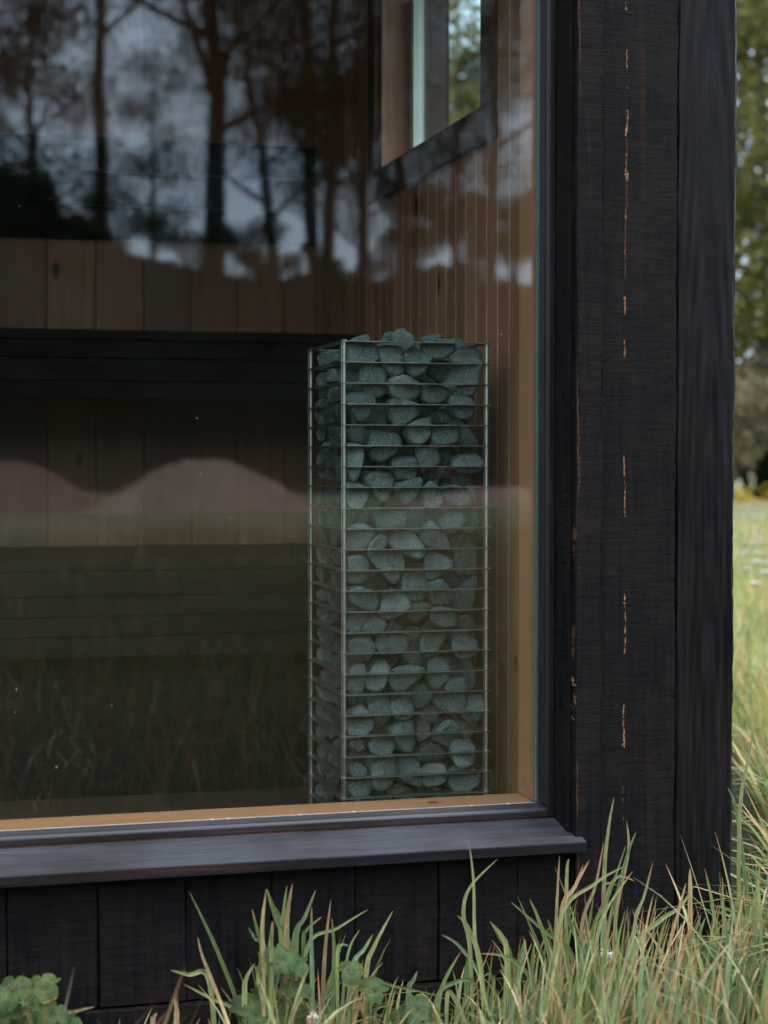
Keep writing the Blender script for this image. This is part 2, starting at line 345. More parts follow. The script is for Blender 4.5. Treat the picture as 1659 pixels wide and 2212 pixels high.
def stone_mat():
    m, nt, P = mat('olivine_stone')
    v0 = mapped(nt, (1, 1, 1)); rnd = N(nt, 'ShaderNodeObjectInfo').outputs['Random']
    cmb = N(nt, 'ShaderNodeCombineXYZ'); s = math_(nt, 'MULTIPLY', rnd, 31.0); L(nt, s, cmb.inputs[0]); L(nt, s, cmb.inputs[1])
    off = N(nt, 'ShaderNodeVectorMath'); off.operation = 'ADD'; L(nt, v0, off.inputs[0]); L(nt, cmb.outputs[0], off.inputs[1]); v = off.outputs[0]
    big = noise(nt, v, 22, 5, .6, .5); fine = noise(nt, v, 330, 2, .7); mid = noise(nt, v, 120, 4, .7)
    base = ramp(nt, rnd, [(0, (.040, .052, .050)), (.3, (.105, .118, .108)), (.55, (.055, .078, .070)), (.8, (.14, .152, .134)), (1, (.22, .215, .19))])
    col = mixc(nt, ramp(nt, big, [(.3, (0, 0, 0)), (.7, (1, 1, 1))]), base, (.060, .082, .070))
    col = mixc(nt, ramp(nt, fine, [(.47, (0, 0, 0)), (.70, (.55, .55, .55))]), col, (.35, .37, .33))
    col = mixc(nt, ramp(nt, mid, [(.30, (.65, .65, .65)), (.46, (0, 0, 0))]), col, (.040, .048, .044))
    rust = ramp(nt, math_(nt, 'ADD', noise(nt, v, 48, 3, .6), math_(nt, 'MULTIPLY', rnd, .10)), [(.66, (0, 0, 0)), (.78, (.7, .7, .7))]); col = mixc(nt, rust, col, (.16, .12, .085))
    L(nt, col, P.inputs['Base Color']); P.inputs['Roughness'].default_value = .82; P.inputs['Specular IOR Level'].default_value = .25
    n1 = bump(nt, big, .9, .010); n1 = bump(nt, mid, .5, .0015, n1); n1 = bump(nt, fine, .6, .0006, n1)
    L(nt, n1, P.inputs['Normal']); return m
M_STONE = stone_mat()

def leafmat(name, a, b, rough=.6, trans=.3, scale=1.2):
    m, nt, P = mat(name)
    g = noise(nt, mapped(nt, (1, 1, 1), geo=True), scale, 4, .65); g2 = noise(nt, mapped(nt, (1, 1, 1), geo=True), scale * 9, 2, .5)
    col = mixc(nt, ramp(nt, g, [(.3, (0, 0, 0)), (.7, (1, 1, 1))]), a, b); col = mixc(nt, math_(nt, 'MULTIPLY', g2, .5), col, tuple(x * .5 for x in a))
    L(nt, col, P.inputs['Base Color']); P.inputs['Roughness'].default_value = rough; P.inputs['Specular IOR Level'].default_value = .08
    t = N(nt, 'ShaderNodeBsdfTranslucent'); L(nt, col, t.inputs[0]); mx = N(nt, 'ShaderNodeMixShader'); mx.inputs[0].default_value = trans
    L(nt, P.outputs[0], mx.inputs[1]); L(nt, t.outputs[0], mx.inputs[2]); L(nt, mx.outputs[0], nt.nodes['Material Output'].inputs[0]); return m
def grassmat(name, trans=.3, rough=.45):
    m, nt, P = mat(name); at = N(nt, 'ShaderNodeAttribute'); at.attribute_name = 'Col'
    g = noise(nt, mapped(nt, (1, 1, .2)), 260, 3, .6)
    col = mixc(nt, 1.0, at.outputs['Color'], ramp(nt, g, [(.3, (.80, .80, .80)), (.7, (1.45, 1.42, 1.35))]), 'MULTIPLY')
    L(nt, col, P.inputs['Base Color']); P.inputs['Roughness'].default_value = rough; P.inputs['Specular IOR Level'].default_value = .35
    t = N(nt, 'ShaderNodeBsdfTranslucent'); L(nt, col, t.inputs[0]); mx = N(nt, 'ShaderNodeMixShader'); mx.inputs[0].default_value = trans
    L(nt, P.outputs[0], mx.inputs[1]); L(nt, t.outputs[0], mx.inputs[2]); L(nt, mx.outputs[0], nt.nodes['Material Output'].inputs[0]); return m
M_GRASS = grassmat('grass_blades')
M_LEAF_OLIVE = leafmat('olive_foliage', (.16, .14, .025), (.30, .24, .05), trans=.4)
M_LEAF_DARK = leafmat('dark_foliage', (.012, .020, .010), (.03, .045, .016), trans=.15)
M_LEAF_GREEN = leafmat('green_foliage', (.075, .072, .018), (.20, .17, .04), trans=.35)
M_LEAF_BROWN = leafmat('budding_brown_foliage', (.13, .10, .05), (.20, .155, .075))
M_LEAF_BANK = leafmat('shaded_bank_foliage', (.030, .034, .012), (.065, .062, .022), trans=.25)  # backlight is put into the leaf colour: darker than the other foliage
M_BARK = plain('bark', (.045, .036, .030), .9, 0, .4, 14, .01)
M_SOIL = plain('reddish_soil', (.22, .135, .095), .95, 0, .6, 1.1, .25, .03)
M_SOIL2 = plain('dark_reddish_soil', (.15, .075, .055), .95, 0, .6, 1.1, .25, .03)

def glassmat():
    m, nt, P = mat('double_glazing'); nt.nodes.remove(P)
    lw = N(nt, 'ShaderNodeLayerWeight'); lw.inputs['Blend'].default_value = .5
    p5 = math_(nt, 'POWER', lw.outputs['Facing'], 5.0)
    fac = math_(nt, 'ADD', .060, math_(nt, 'MULTIPLY', p5, .9), clamp=True)
    tr = N(nt, 'ShaderNodeBsdfTransparent'); tr.inputs[0].default_value = (.93, .97, .95, 1)
    gl = N(nt, 'ShaderNodeBsdfGlossy'); gl.inputs['Roughness'].default_value = 0.017; gl.inputs['Color'].default_value = (.94, .98, 1.0, 1)
    mx = N(nt, 'ShaderNodeMixShader'); L(nt, fac, mx.inputs[0]); L(nt, tr.outputs[0], mx.inputs[1]); L(nt, gl.outputs[0], mx.inputs[2])
    # dried specks
    df = N(nt, 'ShaderNodeBsdfDiffuse'); df.inputs[0].default_value = (.6, .6, .55, 1)
    sp = noise(nt, mapped(nt, (1, 1, .6)), 210, 1, .4); rg = noise(nt, mapped(nt, (1, 1, 1)), 3.0, 3, .6)
    k = math_(nt, 'MULTIPLY', math_(nt, 'GREATER_THAN', sp, .825), math_(nt, 'GREATER_THAN', rg, .56))
    k = math_(nt, 'MULTIPLY', k, .35)
    m2 = N(nt, 'ShaderNodeMixShader'); L(nt, k, m2.inputs[0]); L(nt, mx.outputs[0], m2.inputs[1]); L(nt, df.outputs[0], m2.inputs[2])
    L(nt, m2.outputs[0], nt.nodes['Material Output'].inputs[0]); return m
M_GLASS = glassmat()

# ------------------------------------------------------------------ ground: one sheet with the bank behind the photographer
def ground_z(x, y):
    t = np.clip((-y - 34.0) / 12.0, 0, 1); bank = (t * t * (3 - 2 * t)) * (6.7 + .45 * np.sin(x * .21 + 1.0) + .3 * np.sin(x * .47))
    t2 = np.clip((-y - 46.0) / 40, 0, 1)
    return bank + t2 * 3.0 + .03 * np.sin(x * 1.3 + .5) * np.sin(y * 1.1) * np.clip((np.abs(y - 3.4) - 1.2) / 3, 0, 1) * (y < 60)
gx = np.concatenate([np.linspace(-420, -45, 12), np.linspace(-40, 40, 101), np.linspace(45, 420, 12)])
gy = np.concatenate([np.linspace(-420, -70, 10), np.linspace(-66, 60, 150), np.linspace(66, 420, 12)])
GX, GY = np.meshgrid(gx, gy); GZ = ground_z(GX, GY)
nx_, ny_ = len(gx), len(gy)
I, J = np.meshgrid(np.arange(nx_ - 1), np.arange(ny_ - 1)); q = (J * nx_ + I).ravel()
gf = np.stack([q, q + 1, q + 1 + nx_, q + nx_], 1)
def groundmat():
    m, nt, P = mat('meadow_ground'); v = mapped(nt, (1, 1, 1))
    g = noise(nt, v, .35, 5, .6); g2 = noise(nt, v, 6, 6, .7)
    c = mixc(nt, ramp(nt, g, [(.35, (0, 0, 0)), (.65, (1, 1, 1))]), (.125, .120, .058), (.215, .165, .095))
    c = mixc(nt, ramp(nt, g2, [(.35, (0, 0, 0)), (.7, (.8, .8, .8))]), c, (.06, .085, .03))
    xyz = N(nt, 'ShaderNodeSeparateXYZ'); L(nt, v, xyz.inputs[0])
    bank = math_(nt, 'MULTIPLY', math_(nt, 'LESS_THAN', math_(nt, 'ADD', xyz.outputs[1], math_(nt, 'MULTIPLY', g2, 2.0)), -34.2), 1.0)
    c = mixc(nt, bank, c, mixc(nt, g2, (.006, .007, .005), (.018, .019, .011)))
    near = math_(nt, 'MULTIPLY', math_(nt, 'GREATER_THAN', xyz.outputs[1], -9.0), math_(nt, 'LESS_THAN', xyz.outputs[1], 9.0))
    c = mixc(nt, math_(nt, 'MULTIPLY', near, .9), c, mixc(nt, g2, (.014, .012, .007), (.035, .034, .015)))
    L(nt, c, P.inputs['Base Color']); P.inputs['Roughness'].default_value = .95; P.inputs['Specular IOR Level'].default_value = .03
    L(nt, bump(nt, g2, .8, .12), P.inputs['Normal']); return m
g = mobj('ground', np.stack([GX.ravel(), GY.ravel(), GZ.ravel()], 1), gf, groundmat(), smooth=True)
tag(g, 'grassy meadow ground around the dark sauna cabin', 'ground', kind='structure')

# ------------------------------------------------------------------ the cabin
XR, YF = 1.49, 3.0                     # right corner and face of the cladding
XJ, XI = 1.138, 1.22                   # window jamb / inner face of the right wall
XL = -1.55                             # left end of the cabin
YB = 5.30                              # inner back wall
ZT = 2.55
cabin = thing('sauna_cabin', 'dark stained timber sauna cabin with a large picture window', 'cabin', (XR, YF, 0))
# boards below the window: seams read off the photograph
seams = [aty(u, 2020, YF).x for u in (15, 213, 402, 588, 768, 948, 1118)]
step = seams[1] - seams[0]
while seams[0] > XL + step: seams.insert(0, seams[0] - step)
seams[0] = XL
xb0 = aty(1294, 1500, YF).x; xb1 = aty(1458.5, 1500, YF).x
seams.append(xb0)
zsill = 1.0 - .683
for i in range(len(seams) - 1):
    dy = (.0, .0035, .001, .004)[i % 4]
    ztop = zsill - .006
    board('cladding_board', M_CLAD, cabin, 'z', .075, ztop, seams[i] + .0012, seams[i + 1] - .0012, YF + dy, YF + .022 + dy, seed=10 + i)
board('cladding_board', M_STREAK, cabin, 'z', .06, ZT, xb0 + .0012, xb1 - .001, YF - .001, YF + .024, seed=40, ch=.002)['label'] = 'cladding board with a broken orange streak of bare wood'
board('cladding_board', M_GLOSS, cabin, 'z', .06, ZT, xb1 + .0018, XR, YF + .004, YF + .10, seed=41, ch=.004, jit=.0006, rag=.0012)['label'] = 'knotty corner board with glossy stain'
for i in range(len(seams) - 1):        # above the window
    board('cladding_board', M_CLAD, cabin, 'z', 2.30, ZT, seams[i] + .0012, seams[i + 1] - .0012, YF + (.0, .0035, .001, .004)[i % 4], YF + .022 + (.0, .0035, .001, .004)[i % 4], seed=60 + i)
k = 0
x = XL
while x < -1.25:
    board('cladding_board', M_CLAD, cabin, 'z', .36, 2.28, x + .0012, x + .152, YF, YF + .022, seed=80 + k); x += .155; k += 1
MB().box(XL, XR - .08, YF + .028, YF + .10, .10, zsill - .02).box(xb0 - .04, XR - .08, YF + .028, YF + .098, zsill - .018, 2.298).box(XL, XR - .08, YF + .028, YF + .10, 2.30, ZT).box(XL, -1.20, YF + .028, YF + .098, zsill - .018, 2.298).build('wall_core', M_BLACK, cabin)
board('base_board', M_CLAD, cabin, 'x', XL, XR - .01, YF - .012, YF + .02, .0, .070, seed=5)
# board that trims the window (sill is notched round it)
xa0, xa1 = 1.168, xb0 - .0042
board('trim_board', M_CHIP, cabin, 'z', .06, 2.32, xa0, xa1, 2.981, 3.004, seed=50, ch=.0012)
board('reveal_board', M_CLAD, cabin, 'z', zsill + .004, 2.31, 1.1605, 1.1672, 3.001, 3.0900, seed=51, ch=.0008, jit=.0003)
board('reveal_board', M_CLAD, cabin, 'z', zsill + .02, 2.30, -1.20, -1.19, 3.001, 3.09, seed=53, ch=.0008, jit=.0003)
board('reveal_board', M_CLAD, cabin, 'x', -1.19, 1.1605, 3.001, 3.09, 2.285, 2.30, seed=54, ch=.0008, jit=.0003)
# sill: sloping plank with an ear past the trim board
def sill():
    zf, zb, th = 1 - .6835, 1 - .6605, .0185
    ys, yb_ = 2.957, 3.0700
    def z(y): return zf + (zb - zf) * (y - ys) / (yb_ - ys)
    P = [(-1.24, ys), (1.180, ys), (1.180, 2.9805), (xa0 - .0006, 2.9805), (xa0 - .0006, 3.0005), (1.1600, 3.0005), (1.1600, yb_), (-1.24, yb_)]
    v = [(a, b, z(b)) for a, b in P] + [(a, b, z(b) - th) for a, b in P]; n = len(P)
    bm = bmesh.new(); vs = [bm.verts.new(q) for q in v]
    bm.faces.new(vs[:n]); bm.faces.new(vs[n:][::-1])
    for i in range(n): bm.faces.new((vs[i], vs[i + n], vs[(i + 1) % n + n], vs[(i + 1) % n]))
    bmesh.ops.recalc_face_normals(bm, faces=bm.faces)
    ed = [e for e in bm.edges if abs(e.verts[0].co.y - ys) < 1e-5 and abs(e.verts[1].co.y - ys) < 1e-5 and abs(e.verts[0].co.x - e.verts[1].co.x) > .1]
    bmesh.ops.bevel(bm, geom=ed, offset=.0012, segments=2, affect='EDGES')
    me = bpy.data.meshes.new('window_sill'); 
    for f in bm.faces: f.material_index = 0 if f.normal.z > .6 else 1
    bm.to_mesh(me); bm.free(); me.materials.append(M_SILL); me.materials.append(M_SILLF)
    o = bpy.data.objects.new('window_sill', me); link(o, cabin); o.location = -wloc(cabin)
sill()
# window: outer frame, bead, pane, spacer, inner lining
M_SWIN = stained('brown_side_window_trim', saw=False, base=(.080, .040, .024), base2=(.14, .075, .045), red=(.09, .035, .018), rough=.5)
win = bpy.data.objects.new('picture_window', None); link(win, cabin); win.location = Vector((1.16, 3.07, 0)) - wloc(cabin)
zg = 1 - .638                                      # bottom of the glass
zt = 2.24
fr = MB()
fr.box(XJ + .010, 1.1600, 3.070, 3.100, zsill + .0245, 2.284, .0015)          # right stile
fr.build('window_frame', M_FRAME, win)
MB().box(-1.189, XJ + .0095, 3.070, 3.100, zsill + .0245, zg - .008, .0015).build('window_frame', M_FRAMEX, win)
MB().box(-1.189, XJ + .0095, 3.070, 3.100, zt + .008, 2.284, .0015).build('window_frame', M_FRAMEX, win)
MB().box(-1.189, -1.150, 3.070, 3.100, zg - .0075, zt + .0075, .0015).build('window_frame', M_FRAME, win)
# sloped glazing bead (bottom) and side bead
def prism(name, prof, axis, a0, a1, m, parent):
    v = []; n = len(prof)
    for a in (a0, a1):
        for p, q in prof: v.append((a, p, q) if axis == 'x' else (p, q, a))
    f = [tuple(range(n))[::-1], tuple(range(n, 2 * n))] + [(i, (i + 1) % n, (i + 1) % n + n, i + n) for i in range(n)]
    o = mobj(name, v, f, m, parent); return o
prism('glazing_bead', [(3.0700, zg - .0078), (3.0735, zg - .0035), (3.0800, zg - .0030), (3.0900, zg + .0022), (3.0950, zg + .0022), (3.0950, zg - .0078)], 'x', -1.15, XJ + .0095, M_FRAMEX, win)
prism('glazing_bead', [(XJ + .0098, 3.0712), (XJ + .0055, 3.0735), (XJ + .005, 3.080), (XJ, 3.090), (XJ, 3.095), (XJ + .0098, 3.095)], 'z', zg + .0024, zt + .007, M_FRAME, win)
MB().box(-1.15, XJ + .002, YG - .003, YG + .003, zg - .003, zt + .004).build('window_pane', M_GLASS, win)
# spacer bar of the double glazing: a strip with a row of tiny holes
MB().box(XJ - .0002, XJ + .0042, YG + .0042, YG + .0165, zg + .001, zt).build('glazing_spacer', M_ALU, win)
dots = MB(); z = zg + .004
while z < 2.10:
    dots.box(XJ - .0012, XJ - .0003, YG + .0070, YG + .0085, z, z + .0018); z += .0062
dots.build('spacer_perforation', plain('spacer_bright', (.62, .7, .68), .4, 0, .1), win)
# sealant line with beads along the foot of the glass
sv = MB(); x = -1.1
while x < XJ - .004:
    rr = .0005 + .0004 * random.random() + (.0018 if random.random() < .03 else 0)
    sv.tube([(x, 3.0945, zg + .0024), (x + .004, 3.0945, zg + .0024), (x + .0075, 3.0945, zg + .0024)], [rr * .5, rr, rr * .5], 6); x += .0066 + .0012 * random.random()
sv.build('sealant_line', M_SEAL, win, smooth=True)
zin = zg - .0005
MB().box(-1.15, XJ, YG + .018, 3.207, zin - .020, zin, .0015).build('inner_sill', M_TRIMX, win)
MB().box(XJ + .0003, XJ + .02, YG + .0175, 3.207, zin + .0002, zt, .0012).build('inner_jamb', M_TRIM, win)
MB().box(-1.17, -1.1503, YG + .018, 3.207, zin + .0002, zt, .0012).build('inner_jamb', M_TRIM, win)
MB().box(-1.15, XJ, YG + .018, 3.207, zt, zt + .02, .0012).build('inner_head', M_TRIMX, win)

# interior lining with real grooves
def lining(name, m, plane, pos, thick, a0, a1, z0, z1, bw, o0, parent, hole=None):
    """vertical tongue-and-groove boards; plane 'y': wall facing -y at y=pos running in x; plane 'x': facing -x at x=pos running in y"""
    mb = MB(); g = .0035
    k = math.floor((a0 - o0) / bw)
    while o0 + k * bw < a1:
        p, q = max(a0, o0 + k * bw), min(a1, o0 + (k + 1) * bw); k += 1
        if q - p < .01: continue
        spans = [(z0, z1)]
        if hole and q > hole[0] and p < hole[1]:
            if p < hole[0] - .001: cuts = [(p, hole[0], [(z0, z1)]), (hole[0], q, [(z0, hole[2]), (hole[3], z1)])]
            elif q > hole[1] + .001: cuts = [(p, hole[1], [(z0, hole[2]), (hole[3], z1)]), (hole[1], q, [(z0, z1)])]
            else: cuts = [(p, q, [(z0, hole[2]), (hole[3], z1)])]
        else: cuts = [(p, q, spans)]
        for (p2, q2, ss) in cuts:
            for (za, zb) in ss:
                if q2 - p2 < .004 or zb - za < .01: continue
                e = min(g, (q2 - p2) / 3); prof = [(p2, thick), (p2, .004), (p2 + e, .0), (q2 - e, .0), (q2, .004), (q2, thick)]
                for_z = []
                for zz in (za, zb):
                    for a, d in prof: for_z.append((a, pos + d, zz) if plane == 'y' else (pos + d, a, zz))
                n = 6
                mb.add(for_z, [tuple(range(n)), tuple(range(n, 2 * n))[::-1]] + [(i, i + n, (i + 1) % n + n, (i + 1) % n) for i in range(n)])
    return mb.build(name, m, parent)
WY0, WY1, WZ0, WZ1 = 3.645, 4.525, 1.760, 2.42
lining('back_wall_lining', M_BACK, 'y', YB, .02, XL + .12, XI + .02, .2, ZT, .142, .13, cabin)
lining('side_wall_lining', M_SIDE, 'x', XI, .02, 3.2075, YB, .2, ZT, .074, .02, cabin, (WY0, WY1, WZ0, WZ1))
MB().box(XL + .10, XL + .12, 3.1, YB, .2, ZT).build('side_wall_lining', M_SIDE, cabin)
MB().box(XJ + .0206, XI - .0005, 3.18, 3.2070, .2, 2.5).box(-1.17, XJ, 3.11, 3.2065, .2, zin - .0215).box(XL + .12, -1.171, 3.11, 3.2065, .2, 2.5).box(-1.17, XJ, 3.11, 3.2065, zt + .021, 2.5).build('front_wall_lining', M_BACK, cabin)
MB().box(XL + .02, 1.40, 3.11, 5.40, .12, .215).build('floor', M_FLOOR, cabin)
MB().box(XL + .05, 1.40, 3.0985, 5.40, ZT - .03, ZT - .002).build('ceiling', M_SIDE, cabin)
MB().box(XL - .12, XR + .14, 2.84, 5.62, ZT + .002, ZT + .16, .004).build('roof', M_BLACK, cabin)
# outer side walls
XO = 1.40
ow = MB()
ow.box(XI + .021, XO, YF + .105, WY0 - .001, .08, ZT - .032).box(XI + .021, XO, WY1 + .001, 5.40, .08, ZT - .032).box(XI + .021, XO, WY0, WY1, .08, WZ0 - .02).box(XI + .021, XO, WY0, WY1, WZ1 + .02, ZT - .032)
ow.build('outer_wall', M_CLAD, cabin)
MB().box(XL, XL + .095, YF + .105, 5.40, .08, ZT).build('outer_wall', M_CLAD, cabin)
MB().box(XL, XO, 5.402, 5.46, .08, ZT).build('outer_wall', M_CLAD, cabin)
k = 0; y = YF + .104
while y < 5.44:
    zr = [(.08, ZT)] if (y + .15 < WY0 or y > WY1) else [(.08, WZ0 - .02), (WZ1 + .02, ZT)]
    for a, b in zr: MB().box(XO + .001, XO + .022, y, y + .152, a, b, .0015).build('cladding_board', M_CLAD, cabin)
    y += .155; k += 1
# side window: trim on the inner wall, light jamb, pale strip, pane, dark outer reveal
sw = bpy.data.objects.new('side_window', None); link(sw, cabin); sw.location = Vector((XI, 4.1, 1.76)) - wloc(cabin)
tw = .078
MB().box(XI - .016, XI - .0005, WY0 - .072, WY1 + .072, WZ0 - tw, WZ0 - .0005, .001).box(XI - .016, XI - .0005, WY0 - .072, WY0 - .0005, WZ0, WZ1 + .05, .001).box(XI - .016, XI - .0005, WY1 + .0005, WY1 + .072, WZ0, WZ1 + .05, .001).build('window_trim', M_SWIN, sw)
MB().box(XI, 1.2965, WY1 - .012, WY1 - .0005, WZ0, WZ1, .001).build('window_jamb', M_SIDE, sw)
MB().box(XI, 1.2965, WY0 + .0005, WY0 + .012, WZ0, WZ1, .001).build('window_jamb', M_SIDE, sw)
MB().box(XI, 1.2965, WY0, WY1, WZ0 - .018, WZ0 - .001, .001).build('window_sill', M_SIDE, sw)
MB().box(1.2970, 1.3250, WY1 - .045, WY1 - .0005, WZ0 - .018, WZ1).build('window_frame', M_WHITE, sw)
MB().box(1.2970, 1.3250, WY0 + .0005, WY0 + .03, WZ0 - .018, WZ1).box(1.2970, 1.3250, WY0 + .03, WY1 - .045, WZ0 - .018, WZ0 + .002).build('window_frame', M_FRAME, sw)
MB().box(1.308, 1.314, WY0 + .0302, WY1 - .0452, WZ0 + .002, WZ1).build('window_pane', M_GLASS, sw)
MB().box(1.3255, XO - .001, WY1 - .030, WY1 - .0008, WZ0 - .018, WZ1).build('outer_reveal', M_FRAME, sw)
MB().box(1.3255, XO - .001, WY0 + .0008, WY0 + .010, WZ0 - .018, WZ1).build('outer_reveal', M_FRAME, sw)

# ------------------------------------------------------------------ benches inside
def bench(name, label, yf, ztop, nfront, hf, depth):
    t = thing(name, label, 'bench', (0, yf, .215))
    x0, x1 = XL + .125, XI - .004
    y = yf
    while y < yf + depth - .02:
        MB().box(x0, x1, y, y + .085, ztop - .026, ztop, .002).build('seat_board', M_DARKB, t); y += .093
    z = ztop - .028
    for i in range(nfront):
        MB().box(x0, x1, yf + .004, yf + .026, z - hf[i], z, .0015).build('front_board', M_DARKB, t); z -= hf[i] + .004
    if ztop < 1: MB().box(x0, x1, yf + .10, yf + .12, .2155, ztop - .028).build('underbench_shade_panel', M_DARKB, t)  # dark panel added to stand in for the shadow below the lower bench
    for x in (x0 + .02, x1 - .06):
        MB().box(x, x + .045, yf + .03, yf + .075, .215, ztop - .027).build('leg', M_DARKB, t)
    return t
yU = 4.66
zU = aty(300, 713, yU).z
bench('upper_bench', 'dark stained upper sauna bench along the back wall', yU, zU, 3, (.045, .055, .045), .63)
yL = 4.05
zL = aty(300, 1207, yL).z
bench('lower_bench', 'dark stained lower sauna bench with slatted front', yL, zL, 4, (.055, .042, .042, .045), .60)
t = thing('backrest', 'dark horizontal backrest fixed to the back wall above the upper bench', 'backrest', (0, YB - .03, 1.7))
za = aty(300, 519, YB - .03).z; zb = aty(300, 299, YB - .03).z; n = 3; h = (zb - za) / n
for i in range(n):
    MB().box(XL + .13, XI - .002, YB - .03, YB - .006, za + i * h + .002, za + (i + 1) * h - .002, .002).build('backrest_board', M_DARKB, t)

# ------------------------------------------------------------------ heater: cage of flat steel rings on four corner posts
HY0 = 3.44
X0 = aty(744, 1100, HY0).x; X1 = aty(1051, 1100, HY0).x; HS = X1 - X0; HY1 = HY0 + HS
NR = 24
zr0 = aty(744, 737, HY0).z; zr1 = aty(740, 1717 + .0 * 0, HY0).z
z_bot_ring = 1.0 - (0.0412 * NR - (zr0 - 1.0))
pitchR = (zr0 - aty(744, (2800 + 715 / 2.242) * K, HY0).z) / 22.0
ringz = [zr0 - i * pitchR for i in range(25)]
ringz = [z for z in ringz if z > .24]
ht = thing('sauna_heater', 'tall square steel cage heater behind the glass', 'heater', ((X0 + X1) / 2, (HY0 + HY1) / 2, .215))
mo, wi = .0095, .0125
for z in ringz:
    bm = bmesh.new()
    def loop(a, r, zz, x0=X0, x1=X1, y0=HY0, y1=HY1):
        out = []
        for cx, cy, s0 in ((x0 - a + r, y0 - a + r, 180), (x1 + a - r, y0 - a + r, 270), (x1 + a - r, y1 + a - r, 0), (x0 - a + r, y1 + a - r, 90)):
            for q in range(4):
                th = R(s0 + q * 30); out.append((cx + r * math.cos(th), cy + r * math.sin(th), zz))
        return out
    o = loop(mo, .006, z + .0008); i_ = loop(-wi, .003, z + .0008); o2 = [(a, b, c - .0016) for a, b, c in o]; i2 = [(a, b, c - .0016) for a, b, c in i_]
    # a flat bar is never quite straight
    v = o + i_ + o2 + i2; n = 16; f = []
    for k in range(n):
        k2 = (k + 1) % n
        f += [(k, k2, k2 + n, k + n), (k + 3 * n, k2 + 3 * n, k2 + 2 * n, k + 2 * n), (k, k + 2 * n, k2 + 2 * n, k2), (k + n, k2 + n, k2 + 3 * n, k + 3 * n)]
    MBr = MB().add(v, f); MBr.build('ring', M_PLATE, ht)
for (px, py) in ((X0, HY0), (X1, HY0), (X0, HY1), (X1, HY1)):
    mb = MB(); zz = [.232] + sorted(ringz)
    for a, b in zip(zz[:-1], zz[1:]):
        mb.tube([(px, py, a + .0009), (px, py, b - .0009)], .0035, 12)
        mb.tube([(px - .0058, py - .001, a + .0009), (px - .0058, py - .001, b - .0009)], .0013, 6)
    mb.tube([(px, py, ringz[0] + .0009), (px, py, ringz[0] + .0035)], .0052, 6)
    mb.build('post', M_STEEL, ht)
for (px, py) in ((X0 + .02, HY0 + .02), (X1 - .02, HY0 + .02), (X0 + .02, HY1 - .02), (X1 - .02, HY1 - .02)):
    MB().tube([(px, py, .216), (px, py, .245)], .012, 12).build('foot', M_PLATE, ht)
MB().box(X0 + .002, X1 - .002, HY0 + .002, HY1 - .002, .2455, .2535, .001).build('base_plate', M_PLATE, ht)
MB().box(X0 + .075, X1 - .075, HY0 + .15, HY1 - .07, .254, zr0 - .075, .004).build('heater_core', M_CORE, ht)
